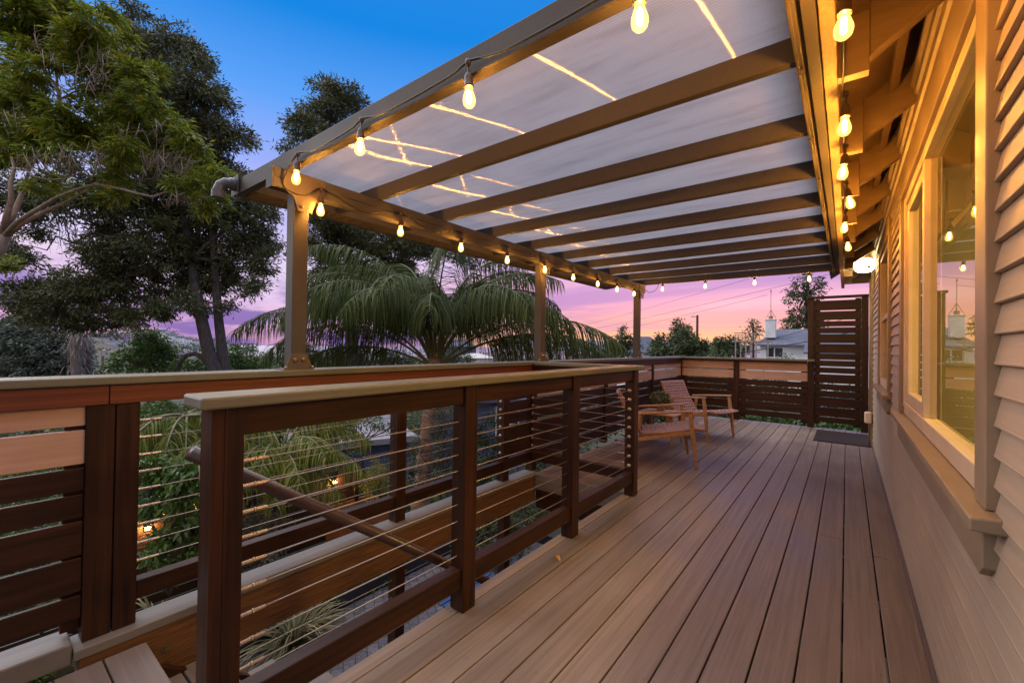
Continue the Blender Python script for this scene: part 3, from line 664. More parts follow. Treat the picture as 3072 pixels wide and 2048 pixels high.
# ------------------------------------------------------------------ furniture
def weave(name, parent, S, nu, nv, mat, gapf=.2, amp=.0035, sub=2):
    """basket of flat straps over the surface S(u,v)->(point, normal); straps really pass over and under"""
    m = MB()
    def strip(fixed, along, n_al, n_ac, idx, ph):
        hw = (1-gapf)/(2*n_ac); c = (idx+.5)/n_ac; vs = []; st = n_al*sub
        for k in range(st+1):
            t = k/st; x = (t*n_al)
            off = amp*math.cos(PI*(x-.5))*(1 if ph else -1)
            for s_ in (-1, 1):
                a, b = (t, c+s_*hw) if along == 'u' else (c+s_*hw, t)
                p, nrm = S(a, b); vs.append(p+nrm*off)
        fs = [(2*k, 2*k+1, 2*k+3, 2*k+2) for k in range(st)]
        m.add(vs, fs)
    for j in range(nv): strip(None, 'u', nu, nv, j, j % 2)
    for i in range(nu): strip(None, 'v', nv, nu, i, (i+1) % 2)
    return m.build(name, mat, parent)
def armchair(label, loc, rotz, group):
    t = thing('armchair', label, 'armchair', (0,0,0), group)
    for s in (-1, 1):
        f = MB(); f.bar((s*.308, .315, 0), (s*.300, .275, .36), .022, .026, (0,1,0), .038, .044); f.bar((s*.300, .275, .36), (s*.300, .245, .578), .038, .044, (0,1,0), .030, .034); f.build('leg', M['teak'], t, .004)
        b = MB(); b.bar((s*.300, -.40, 0), (s*.298, -.315, .25), .024, .028, (0,1,0), .04, .046); b.bar((s*.298, -.315, .25), (s*.298, -.262, .525), .04, .046, (0,1,0), .03, .034); b.build('leg', M['teak'], t, .004)
        a = MB(); a.bar((s*.302, .275, .589), (s*.300, -.02, .563), .044, .021, (0,0,1), .042, .022); a.bar((s*.300, -.02, .563), (s*.296, -.335, .535), .042, .022, (0,0,1), .034, .018); a.build('arm', M['teak'], t, .006)
        r = MB(); r.bar((s*.281, .27, .362), (s*.281, -.325, .250), .022, .036); r.build('side_rail', M['teak'], t, .004)
    MB().bar((-.268, -.30, .30), (.268, -.30, .30), .026, .03).build('stretcher', M['teak'], t, .004)
    MB().bar((-.268, .20, .338), (.268, .20, .338), .03, .03).build('stretcher', M['teak'], t, .004)
    def seat(u, v):
        # u across, v from front to back
        x = -.258+.516*u; y = .405-.62*v; z = .432-.105*v-.014*math.sin(PI*v)-.030*math.exp(-(v/.10)**2)-.012*math.sin(PI*u)
        return Vector((x, y, z)), Vector((0, .24, .97))
    def back(u, v):
        x = -.258+.516*u; y = -.205-.265*v-.025*math.sin(PI*v)-.018*math.sin(PI*u); z = .30+.45*v
        return Vector((x, y, z)), Vector((0, .87, .48))
    s_ = weave('seat', t, seat, 11, 13, M['weave'], .32, .005); b_ = weave('backrest', t, back, 11, 12, M['weave'], .42, .005)
    def edge(S, vals, u, parent):
        m = MB(); n = 15
        pts = [S(u, k/40)[0]-S(u, k/40)[1]*.012 for k in range(41)]
        m.tube(pts, [.0125+.003*abs(math.sin(k*PI*n/40)) for k in range(41)], 8); m.build('edge_wrap', M['weave_edge'], parent, smooth=True)
    for u in (-.005, 1.005): edge(seat, 0, u, s_); edge(back, 0, u, b_)
    for S, v, p_ in ((seat, -.004, s_), (back, 1.004, b_)):
        MB().tube([S(k/12, max(0, min(1, v)))[0]-S(k/12, .5)[1]*.011 for k in range(13)], .012, 8).build('edge_wrap', M['weave_edge' if S is seat else 'weave'], p_, smooth=True)
    t.location = loc; t.rotation_euler = (0, 0, rotz)
    return t
def face(dx, dy): return math.atan2(dy, dx)-PI/2
# near chair: front feet at (-1.232,4.744) and (-1.489,5.336)
def chair_at(fr, fl, label):
    mid = (np.array(fr)+np.array(fl))/2; d = np.array(fl)-np.array(fr); fwd = np.array([d[1], -d[0]])/np.hypot(*d)
    o = mid-fwd*.315
    return armchair(label, (o[0], o[1], 0), face(*fwd), 'wooden armchairs on the deck')
chair_at((-1.222, 4.735), (-1.485, 5.335), 'low wooden armchair with woven seat nearest the cable railing, seen from its side')
chair_at((-1.463, 6.176), (-1.253, 6.765), 'wooden armchair with tall woven backrest standing by the far corner of the slat railing')
tb = thing('side_table', 'small square wooden side table between the two armchairs', 'table', (-1.94, 5.74, 0))
MB().box(-2.20, -1.675, 5.485, 6.00, .388, .410).build('tabletop', M['teak'], tb, .006)
for x, y, dx, dy in ((-1.75, 5.56, .02, -.02), (-1.75, 5.92, .02, .02), (-2.13, 5.56, -.02, -.02), (-2.13, 5.92, -.02, .02)):
    MB().bar((x+dx, y+dy, 0), (x, y, .387), .024, .024, (0,1,0), .04, .04).build('leg', M['teak'], tb, .004)
pp = thing('potted_plant', 'bushy green and yellow plant in a grey pot on the side table', 'plant', (-1.965, 5.80, .41))
MB().lathe([(.047, 0), (.049, .002), (.062, .105), (.064, .107), (.058, .107), (.056, .09), (.0, .09)], (-1.965, 5.80, .4105), 20).build('pot', M['pot'], pp, smooth=False)

dm = thing('doormat', 'dark ribbed rubber doormat at the foot of the privacy screen', 'mat', (-.05, 7.78, 0))
MB().box(-.362, .258, 7.28, 8.28, .002, .014).build('mat', M['mat'], dm, .004)
rb = MB()
for k in range(38): x = -.35+.0158*k; rb.box(x, x+.008, 7.31, 8.25, .0142, .019)
rb.build('rib', M['mat'], dm)
lf = MB()
lv = []; nL = 7
for k in range(nL):
    t = k/(nL-1); w = .0125*math.sin(PI*min(1, t*.94+.03))**.8; x = -1.36+.062*t; y = 2.197-.040*t; z = .004+.016*math.sin(PI*t)+.006*t
    lv += [(x-w*.55, y-w*.83, z+.004), (x, y, z), (x+w*.55, y+w*.83, z+.007)]
fs = []
for k in range(nL-1):
    a = 3*k; fs += [(a, a+1, a+4, a+3), (a+1, a+2, a+5, a+4)]
tag(lf.add(lv, fs).build('fallen_leaf', surf('dry_leaf', (.55, .24, .03), (.72, .40, .06), rough=.5, scale=(40,40,40), bump=.1), None, smooth=True), 'curled yellow leaf lying on the deck boards', 'leaf')

# ------------------------------------------------------------------ plants
def np_mesh(name, V, F, mat, parent):
    """fast mesh from vertex array and equal-sided faces"""
    L = np.array(WL.get(parent.name, (0,0,0))) if parent else 0
    me = bpy.data.meshes.new(name); V = np.asarray(V, dtype=np.float32)-L; F = np.asarray(F, dtype=np.int32); n = F.shape[1]
    me.vertices.add(len(V)); me.vertices.foreach_set('co', V.astype(np.float32).ravel())
    me.loops.add(F.size); me.loops.foreach_set('vertex_index', F.ravel())
    me.polygons.add(len(F)); me.polygons.foreach_set('loop_start', np.arange(0, F.size, n, dtype=np.int32)); me.polygons.foreach_set('loop_total', np.full(len(F), n, dtype=np.int32))
    me.update(calc_edges=True); me.materials.append(mat)
    ob = bpy.data.objects.new(name, me); col.objects.link(ob)
    if parent: ob.parent = parent; WL[ob.name] = WL.get(parent.name, (0,0,0))
    return ob
def unit(a): return a/np.maximum(np.linalg.norm(a, axis=1, keepdims=True), 1e-9)
def leaf_arrays(p, d, Ln, W, curl=.25, fold=.3):
    """curved folded lance leaves: 3 cross sections + tip as quads"""
    n = len(p); d = unit(d); r = RNG.normal(size=(n, 3)); r[:, 2] += 1.2
    s = unit(np.cross(d, r)); u = np.cross(s, d); Ln = Ln[:, None]; W = W[:, None]
    g = np.array([0, 0, -1.0])
    def at(t): return p+d*Ln*t+g*Ln*curl*t*t
    c0, c1, c2 = at(0), at(.45), at(1.0)
    a = c1+s*W*.5+u*W*fold; b = c1-s*W*.5+u*W*fold
    V = np.stack([c0, a, c1, b, c2], 1).reshape(-1, 3); i = np.arange(n)[:, None]*5
    F = np.concatenate([i+np.array([[0, 1, 2]]), i+np.array([[0, 2, 3]]), i+np.array([[1, 4, 2]]), i+np.array([[2, 4, 3]])], 0)
    return V, F
def diamond_arrays(p, d, Ln, W):
    n = len(p); d = unit(d); s = unit(np.cross(d, RNG.normal(size=(n, 3)))); Ln = Ln[:, None]; W = W[:, None]
    m = p+d*Ln*.5; V = np.stack([p, m+s*W*.5, p+d*Ln, m-s*W*.5], 1).reshape(-1, 3); F = np.arange(4*n).reshape(-1, 4)
    return V, F
def clump_points(clusters, dens, subr, flat=.65, droop=.3, inner=.5, outw=.6, jit=.8):
    """clusters: (centre, radius xyz); each is made of small leaf clumps with gaps between them"""
    PS = []; DS = []
    for c, r in clusters:
        c = np.array(c, float); r = np.array(r if hasattr(r, '__len__') else (r, r, r*.85), float)
        area = r[0]*max(r[1], r[2])*PI; ns = max(4, int(area/(subr*subr)*1.25))
        q = unit(RNG.normal(size=(ns, 3))); rad = RNG.uniform(inner, 1, size=(ns, 1))
        sc_ = c+q*rad*r; k = max(4, int(dens*subr*subr*PI))
        for j in range(ns):
            kk = int(k*RNG.uniform(.55, 1.3)); o = RNG.normal(size=(kk, 3))*subr*.5; o[:, 2] *= flat
            PS.append(sc_[j]+o); DS.append(q[j]*outw+unit(RNG.normal(size=(kk, 3)))*jit+np.array([0, 0, -droop])+o/subr*.4)
    return np.concatenate(PS), np.concatenate(DS)
def foliage(name, parent, clusters, mat, L, W, dens, subr, kind='diamond', **k):
    p, d = clump_points(clusters, dens, subr, **k); n = len(p)
    Ln = L*RNG.uniform(.65, 1.25, n); Wn = W*RNG.uniform(.7, 1.2, n)
    V, F = diamond_arrays(p, d, Ln, Wn) if kind == 'diamond' else leaf_arrays(p, d, Ln, Wn)
    return np_mesh(name, V, F, mat, parent)
def PC(lst, d, jit=0):
    """pixel discs (px,py,rpx[,dd]) at about distance d -> clusters"""
    out = []
    for q in lst:
        dd = d+(q[3] if len(q) > 3 else RNG.uniform(-jit, jit)); out.append((P(q[0], q[1], dd), q[2]*PX(dd)))
    return out
def wander(a, b, n, amp):
    a = np.array(a, float); b = np.array(b, float); L = np.linalg.norm(b-a); r = []
    for k in range(n+1):
        t = k/n; r.append(a+(b-a)*t+RNG.normal(size=3)*amp*L*math.sin(PI*t))
    return r
def limb_set(mb, root, targets, r0, r1, n=5, amp=.05):
    for t in targets: mb.tube(wander(root, t, n, amp), list(np.linspace(r0, r1, n+1)), 6)

ACACIA = leafmat('dark_acacia_leaf', [(.034,.045,.018), (.070,.085,.030), (.115,.125,.045), (.155,.13,.036), (.085,.10,.042)], rough=.5, trans=.2)
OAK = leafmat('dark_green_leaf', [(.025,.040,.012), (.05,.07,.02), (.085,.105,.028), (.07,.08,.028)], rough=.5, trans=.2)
BUSH = leafmat('fresh_green_leaf', [(.035,.080,.012), (.075,.145,.024), (.13,.20,.035), (.065,.115,.02)], rough=.42, trans=.28)
NEAR = leafmat('yellow_green_leaf', [(.075,.12,.010), (.14,.20,.017), (.23,.27,.022), (.40,.35,.028), (.11,.165,.013), (.17,.22,.018)], rough=.4, trans=.35)
SILVER = leafmat('silver_leaf', [(.10,.12,.085), (.18,.20,.15), (.26,.27,.21), (.14,.16,.11)], rough=.6, trans=.15)
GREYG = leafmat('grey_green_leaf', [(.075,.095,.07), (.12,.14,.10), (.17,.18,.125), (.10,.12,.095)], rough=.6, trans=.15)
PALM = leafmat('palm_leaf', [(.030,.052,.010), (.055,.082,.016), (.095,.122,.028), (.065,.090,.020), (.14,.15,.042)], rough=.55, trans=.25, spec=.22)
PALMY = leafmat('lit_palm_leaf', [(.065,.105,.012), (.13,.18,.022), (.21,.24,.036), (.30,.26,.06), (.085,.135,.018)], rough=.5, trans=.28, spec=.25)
YEL = leafmat('golden_shrub_leaf', [(.11,.14,.015), (.2,.21,.03), (.28,.25,.04), (.13,.17,.02)], rough=.45, trans=.3)
FLAX = leafmat('flax_leaf', [(.13,.13,.055), (.30,.27,.15), (.09,.10,.04), (.38,.34,.2)], rough=.4, trans=.15)

# potted plant foliage
V, F = leaf_arrays(*(lambda q: (q[0], q[1], RNG.uniform(.03, .06, len(q[0])), RNG.uniform(.012, .02, len(q[0]))))(clump_points([((-1.965, 5.80, .59), (.125, .125, .075))], 2600, .035, outw=1)))
np_mesh('foliage', V, F, leafmat('pot_plant_leaf', [(.05,.09,.02), (.10,.14,.03), (.17,.17,.03), (.06,.10,.05)], trans=.25), pp)
m = MB()
for k in range(9): m.tube(wander((-1.965, 5.80, .50), (-1.965+RNG.uniform(-.08, .08), 5.80+RNG.uniform(-.08, .08), .60), 3, .05), .003, 5)
m.build('stem', M['twig'], pp)

# ---- near tree with thin pale branches, yellow-green lance leaves
def near_tree():
    D = 5.4; t = thing('tree', 'yellow green leafy tree with bare pale branches close to the stair railing', 'tree', P(-120, 1000, D)*np.array([1, 1, 0])+np.array([0, 0, GROUND]))
    def Q(lst): return [P(x/1.742, y/1.742, D+dz) for x, y, dz in lst]
    tr = MB(); w = PX(D)
    base = P(-150, 1050, D); tr.tube([np.array([base[0], base[1], GROUND]), P(-150, 1050, D), P(-70, 850, D), P(-8, 760, D), P(12, 705, D)], [.13, .11, .085, .07, .06], 10)
    br = [([(10,1235,0), (35,1130,-.05), (60,1040,-.1), (55,960,-.1), (75,880,0), (60,820,.05)], 26, 9),
          ([(40,1190,0), (80,1100,.1), (120,1000,.2), (140,930,.25), (165,860,.3)], 24, 8),
          ([(15,1240,0), (90,1160,-.1), (210,1085,-.2), (300,1030,-.25), (400,990,-.3), (500,962,-.3)], 20, 7),
          ([(15,1250,0), (120,1160,.1), (230,1110,.2), (330,1065,.25), (420,1015,.3), (510,945,.3)], 24, 6),
          ([(500,962,-.3), (560,975,-.3), (640,990,-.35), (720,1012,-.4), (800,1030,-.4), (850,1010,-.4), (900,998,-.4)], 12, 6),
          ([(510,945,.3), (600,940,.2), (700,935,.1), (790,935,0), (870,925,0), (940,900,0)], 9, 3),
          ([(60,880,0), (130,885,-.1), (180,925,-.15), (260,940,-.2), (340,935,-.25), (430,900,-.3)], 10, 4),
          ([(310,590,.2), (315,530,.2), (300,460,.2), (255,400,.2), (230,350,.15), (180,300,.1), (120,220,.1), (80,150,.1)], 15, 4),
          ([(300,450,.2), (295,380,.2), (320,310,.2), (328,220,.15), (330,140,.1), (325,60,.1)], 10, 4),
          ([(320,310,.2), (370,280,.1), (430,262,.05), (520,250,0)], 6, 3), ([(255,400,.2), (290,350,.3), (300,280,.3), (290,200,.3)], 8, 3),
          ([(165,860,.3), (230,760,.3), (290,660,.25), (310,590,.2)], 15, 14),
          ([(310,520,.2), (390,480,.1), (470,462,.1), (560,470,0), (680,440,0)], 7, 3),
          ([(755,905,-.2), (755,870,-.2), (735,820,-.2), (728,760,-.2)], 8, 3), ([(755,875,-.2), (790,840,-.25), (812,780,-.25)], 7, 3), ([(820,930,-.2), (825,860,-.2), (828,800,-.2)], 6, 3)]
    for pts, a, b in br:
        q = Q(pts); n = len(q); tr.tube(q, list(np.linspace(a, b, n)/1.742*w*.62), 8)
    rg = random.Random(4)
    for (cx_, cy_, rx, ry, n_) in ((420,850,120,80,40), (870,870,110,70,40), (240,860,160,60,26), (300,230,150,150,34), (500,330,120,120,24), (420,440,120,80,12), (900,1040,160,50,12), (700,700,160,100,14), (60,640,60,110,10)):
        for k in range(n_):
            x = cx_+rg.uniform(-1, 1)*rx; y = cy_+rg.uniform(-.2, 1)*ry; z = rg.uniform(-.75, .15); a = rg.uniform(-2.15, -.95); l = rg.uniform(55, 120)
            q = Q([(x, y, z), (x+math.cos(a)*l*.5+rg.uniform(-8, 8), y+math.sin(a)*l*.5, z), (x+math.cos(a)*l+rg.uniform(-12, 12), y+math.sin(a)*l, z+rg.uniform(-.1, .1))]); tr.tube(q, [.0058, .0042, .002], 5)
            q2 = Q([(x+math.cos(a)*l*.5, y+math.sin(a)*l*.5, z), (x+math.cos(a+.7)*l*.9, y+math.sin(a+.7)*l*.9, z+.05)]); tr.tube(q2, [.004, .0018], 5)
    tr.build('trunk', M['bark_smooth'], t, smooth=True)
    cl = [(120,60,110),(250,90,120),(380,60,90),(480,100,70),(330,200,110),(180,190,100),(60,230,90),(60,110,80),(440,210,80),(560,210,45),(540,60,45),(600,90,26),
          (420,330,80),(520,300,70),(600,330,60),(690,370,70),(780,375,55),(640,440,60),(740,470,40),(560,420,60),(460,440,60),
          (60,420,90),(150,500,70),(40,540,80),(230,430,50),(140,360,70),
          (60,660,80),(160,640,80),(260,650,80),(360,660,80),(450,690,70),(520,720,60),(330,730,60),(230,720,60),(120,720,50),(560,760,36),
          (560,610,60),(660,580,60),(740,620,70),(830,650,70),(900,690,80),(960,700,50),(1000,770,50),(850,730,70),(760,700,60),(660,690,60),(940,640,30),
          (620,820,60),(700,800,60),(900,800,60),(980,840,60),(1050,880,60),(1110,900,45),(1150,900,28),(1080,960,45),(1000,960,45),(1110,1040,30),(1070,1080,26),(930,950,40),
          (540,900,40),(600,960,40),(540,1000,26),(250,950,40),(330,970,40),(210,980,26),(560,1030,26),(620,1020,26),(20,1390,28),(0,1350,30),(30,780,50),(20,720,60),(90,760,40),(0,850,26),(70,840,24),(640,200,24),(470,160,60),(400,180,60),(700,560,40),(620,520,40),(90,560,60),(200,560,60),(20,480,50),(110,470,50),(280,560,50),(380,560,50),(170,250,60),(270,340,60),(380,740,50),(300,790,40),(180,800,40),(640,740,50),(820,560,40)]
    cs = []
    for x, y, r in cl:
        dd = D+RNG.uniform(-.55, .6); cs.append((P(x/1.742, y/1.742, dd), np.array([1, 1, .8])*r/1.742*PX(dd)))
    p, d = clump_points(cs, 1900, .10, flat=.55, droop=.05, inner=.15, outw=.75, jit=.7); n = len(p)
    V, F = leaf_arrays(p, d*np.array([1,1,.6]), RNG.uniform(.065, .125, n), RNG.uniform(.017, .028, n), curl=.18, fold=.25); np_mesh('crown', V, F, NEAR, t)
near_tree()

# ---- big dark tree on two leaning trunks
def dark_tree():
    D = 17.0; b = P(640, 1095, D); t = thing('tree', 'huge dark evergreen tree on two leaning trunks left of the first cover post', 'tree', (b[0], b[1], -5))
    tr = MB()
    lo = P(655, 1250, D); tr.tube([P(668, 1400, D), P(655, 1130, D), P(627, 1060, D), (P(606, 965, D)), P(590, 880, D), P(560, 700, D+.3), P(520, 500, D+.6), P(470, 300, D+.8), P(420, 120, D+1)], [.36, .27, .235, .21, .19, .16, .12, .08, .04], 12)
    tr.tube([P(680, 1400, D+.3), P(672, 1105, D+.3), P(665, 1040, D+.3), P(656, 960, D+.3), P(648, 860, D+.3), P(640, 700, D+.2), P(640, 520, D), P(600, 300, D)], [.30, .23, .19, .165, .15, .12, .08, .04], 12)
    tr.tube([P(640, 1110, D+.2), P(612, 1075, D+.1), P(585, 1060, D), P(560, 1065, D), P(535, 1090, D-.1), P(515, 1130, D-.2)], [.12, .10, .095, .085, .075, .06], 8)
    limb_set(tr, P(575, 780, D), [P(330, 690, D-.5), P(250, 860, D-1), P(420, 560, D), P(120, 880, D-1.2), P(740, 620, D+.5), P(760, 780, D+.4), P(380, 830, D-.8)], .10, .02, 7, .03)
    limb_set(tr, P(330, 690, D-.5), [P(160, 640, D), P(60, 600, D), P(190, 760, D-.4), P(30, 760, D)], .05, .01, 6, .04)
    limb_set(tr, P(500, 450, D+.6), [P(620, 240, D+.4), P(400, 330, D), P(700, 400, D+.3)], .07, .015, 6, .03)
    for k in range(40):
        a = P(RNG.uniform(150, 290), RNG.uniform(640, 700), D+RNG.uniform(-1, 1)); b_ = a+np.array([RNG.uniform(-.3, .3), RNG.uniform(-.3, .3), -RNG.uniform(.4, 1.3)]); tr.tube(wander(a, b_, 4, .08), [.014, .01, .008, .006, .003], 4)
    tr.build('trunk', M['bark_dark'], t, smooth=True)
    cl = [(400,20,40),(392,70,45),(420,130,75),(500,120,70),(560,140,60),(600,190,50),(380,200,80),(460,230,100),(560,260,90),(640,260,45),(655,320,50),(380,330,100),(480,360,120),(580,380,100),(660,400,70),(715,400,42),(735,420,25),
          (400,470,120),(520,500,120),(630,520,90),(690,500,45),(710,530,30),(330,560,110),(450,620,110),(560,630,110),(660,640,90),(750,640,70),(800,650,45),(815,720,45),(790,790,50),(740,720,80),
          (250,590,90),(140,590,80),(50,600,80),(350,700,90),(480,740,110),(600,760,110),(700,800,90),(780,860,35),(745,880,24),(400,820,100),(520,850,95),(640,850,70),(300,860,90),(220,880,80),(140,880,80),(60,890,60),(40,900,30),
          (160,945,66),(250,948,66),(340,945,58),(420,940,60),(480,930,50),(100,950,50),(690,925,28),(560,915,40),(610,930,24),(20,720,45),(70,770,45),(30,800,35),(110,690,40),(300,770,70)]
    foliage('crown', t, PC(cl, D, 1.4), ACACIA, .20, .052, 240, .34, flat=.55, droop=.25, inner=.2)
dark_tree()
def dark_tree_b():
    D = 23.0; b = P(1060, 1095, D); t = thing('tree', 'dark evergreen tree behind the palm, its top rising over the cover edge', 'tree', (b[0], b[1], -6))
    tr = MB(); tr.tube([P(1060, 1300, D), P(1055, 1000, D), P(1040, 700, D), P(1000, 450, D), P(985, 280, D)], [.4, .32, .22, .12, .04], 10)
    limb_set(tr, P(1045, 780, D), [P(930, 640, D), P(1200, 720, D), P(1330, 760, D), P(960, 880, D), P(1100, 600, D)], .12, .02, 6, .03); tr.build('trunk', M['bark_dark'], t, smooth=True)
    cl = [(960,255,30),(985,270,40),(1040,270,36),(930,310,40),(1000,340,70),(1060,330,50),(900,370,40),(950,400,70),(1040,420,80),(880,420,26),(858,445,20),(1000,520,100),(1090,560,110),(980,640,100),(960,720,60),(1060,700,110),(1000,800,70),(960,860,50),(1080,840,90),(1160,700,100),(1240,720,80),(1330,730,70),(1400,760,50),(1450,760,30),(1200,800,90),(1020,900,70)]
    foliage('crown', t, PC(cl, D, 1.5), ACACIA, .25, .066, 150, .42, flat=.6, droop=.2, inner=.2)
dark_tree_b()

# ---- palms
def palm(label, base, fronds, trunk, mat, Lf, w=.020, lw=1.0, t0=.16, per=44):
    t = thing('palm_tree', label, 'palm tree', trunk[0])
    if len(trunk) > 1:
        tr = MB(); pts = []; rs = []
        A = [np.array(q[:3], float) for q in trunk]; R_ = [q[3] for q in trunk]; n = 46
        for k in range(n+1):
            s = k/n*(len(A)-1); i = min(int(s), len(A)-2); f = s-i; pts.append(A[i]*(1-f)+A[i+1]*f); rs.append((R_[i]*(1-f)+R_[i+1]*f)*(1.10 if k % 2 else .93)*RNG.uniform(.96, 1.04))
        tr.tube(pts, rs, 16); tr.build('trunk', M['palm_bark' if len(trunk) > 3 else 'bark_dark'], t)
    ch = np.array([math.cos(YAW), math.sin(YAW), 0]); fh = np.array([-math.sin(YAW), math.cos(YAW), 0]); base = np.array(base)
    for a, b, e0, L, dr in fronds:
        h = ch*a+fh*b; h /= np.linalg.norm(h); n = 26; pts = [base+h*.06]; ang = []
        for k in range(n):
            tt = (k+.5)/n; an = math.radians(e0-dr*tt**1.25); pts.append(pts[-1]+(h*math.cos(an)+np.array([0, 0, math.sin(an)]))*L/n)
        pts = np.array(pts); m = MB(); m.tube(pts, list(np.linspace(.030, .004, n+1)*lw), 6)
        stem = m.build('frond', M['palm_stem'], t, smooth=True)
        side = np.cross(h, [0, 0, 1.0]); VV = []; n2 = int(L*per)
        t_ = np.linspace(t0, .995, n2); rp = []; rd = []; sd = []; ll = []
        for tt in t_:
            s = tt*n; i = min(int(s), n-1); f = s-i; p_ = pts[i]*(1-f)+pts[i+1]*f; dd = pts[i+1]-pts[i]; dd /= np.linalg.norm(dd)
            for sg in (-1, 1):
                rp.append(p_); rd.append(dd); sd.append(side*sg); ll.append(Lf*(.35+.75*math.sin(PI*min(1, .12+.80*tt)))*(1 if tt < .9 else .75))
        rp, rd, sd, ll = map(np.array, (rp, rd, sd, ll)); k = len(rp); ll = ll*RNG.uniform(.75, 1.15, k)
        d0 = unit(sd*RNG.uniform(.3, .8, (k, 1))+rd*RNG.uniform(.3, .65, (k, 1))+np.array([0, 0, 1.0])*RNG.uniform(-.4, .3, (k, 1)))
        g = np.array([0, 0, -1.0]); p0 = rp; d1 = unit(d0+g*.45); d2 = unit(d1+g*RNG.uniform(.9, 2.0, (k, 1))); d3 = unit(d2+g*RNG.uniform(1.2, 2.6, (k, 1)))
        p1 = p0+d1*ll[:, None]*.32; p2 = p1+d2*ll[:, None]*.34; p3 = p2+d3*ll[:, None]*.34
        wv = unit(np.cross(d1, RNG.normal(size=(k, 3))*.5+np.array([0, 0, 1.0])))*w*.5*RNG.uniform(.7, 1.2, (k, 1)); V = np.stack([p0-wv*.6, p0+wv*.6, p1-wv, p1+wv, p2-wv*.8, p2+wv*.8, p3-wv*.12, p3+wv*.12], 1).reshape(-1, 3)
        i = np.arange(k)[:, None]*8; F = np.concatenate([i+np.array([[0, 1, 3, 2]]), i+np.array([[2, 3, 5, 4]]), i+np.array([[4, 5, 7, 6]])], 0)
        np_mesh('leaflet', V, F, mat, stem)
    return t
M['palm_stem'] = surf('palm_stem', (.10, .10, .035), (.2, .17, .07), rough=.5, bump=0)
Bp = P(1304, 1100, 10.0)
FR = [(-1,.15,40,4.8,86),(-1,-.2,70,4.1,122),(-.9,.4,76,4.2,116),(-.6,-.6,78,4.0,122),(-.3,.9,84,4.4,104),(-.12,-.9,80,4.0,124),(.14,-1,74,3.6,120),(.35,.7,82,4.4,110),(.55,-.6,76,4.0,122),(.8,.3,78,4.2,118),
      (1,.05,34,4.6,74),(.95,.5,66,4.2,112),(.95,-.2,70,4.0,120),(-.4,.5,88,4.4,100),(.25,.2,89,4.5,98),(-.8,-.4,72,3.9,118),(-1,.25,24,4.2,60),(-.75,.1,86,4.3,110),(.05,.9,72,4.4,106),(.65,.4,86,4.3,106),
      (-.5,-.3,90,4.2,106),(.1,-.3,91,4.2,108),(-.95,-.1,80,4.3,112),(.9,.1,84,4.2,110),(-.3,-.8,74,3.8,120),(-.6,.7,68,4.3,104),(.75,-.5,74,3.9,118),(-.85,.2,72,4.2,114),(1,-.15,44,4.7,84),(.97,.25,32,4.9,66),(-1,0,48,5.2,88)]
palm('tall feathery palm with drooping fronds standing behind the cable railing', Bp, FR,
     [(*P(1250, 1640, 10.0), .25), (*P(1258, 1540, 10.0), .215), (*P(1275, 1380, 10.0), .185), (*P(1290, 1240, 10.0), .165), (*P(1304, 1110, 10.0), .16), (*P(1304, 1060, 10.0), .12)], PALM, 1.0, t0=.27, per=38, w=.0205)
B2 = P(835, 1385, 6.9)
FR2 = [(-1,.1,55,2.5,110),(-.8,-.5,60,2.3,118),(-.3,-.9,64,2.1,122),(.3,-.9,58,2.1,118),(.9,-.4,60,2.2,115),(1,.2,62,2.4,115),(.7,.7,72,2.5,108),(0,1,72,2.6,105),(-.7,.7,70,2.6,108),(.6,-.7,38,2.0,95),(-.9,-.1,30,2.4,78),(-.1,-.4,84,2.3,112),(.5,.1,80,2.4,108),(-.6,.2,80,2.5,105),(1,-.1,36,2.2,90),(-1,.4,66,2.7,100),(0,-1,30,1.9,85),(-.4,-.9,20,1.8,70),(.4,-.8,10,1.7,60),(-.7,-.5,5,1.7,50),(.9,-.3,8,1.9,60),(.1,-1,60,2.0,120),(-.5,-.6,45,2.2,105),(.6,-.4,62,2.2,115)]
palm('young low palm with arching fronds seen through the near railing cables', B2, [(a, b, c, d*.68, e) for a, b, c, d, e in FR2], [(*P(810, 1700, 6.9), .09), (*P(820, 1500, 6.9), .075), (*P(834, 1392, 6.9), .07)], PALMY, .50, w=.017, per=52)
B3 = P(560, 1245, 8.0)
FR3 = [(.9,-.2,40,2.0,95),(.4,-.9,40,1.9,105),(-.6,-.5,40,2.0,105),(-1,.2,36,2.0,90),(.2,.9,40,2.0,90),(-.2,-.9,30,1.9,95),(.7,.6,40,2.0,90),(.0,-.6,50,1.9,115),(-.6,-.8,24,2.0,80),(.6,-.8,26,2.1,85),(-.3,.8,44,2.0,95)]
palm('palm with hanging fronds below the outer olive cap left of the near railing', B3, [(a, b, c-34, d*.85, e*.8) for a, b, c, d, e in FR3], [(*P(560, 1800, 8.0), .12), (*P(560, 1300, 8.0), .10)], PALMY, .5, w=.02)

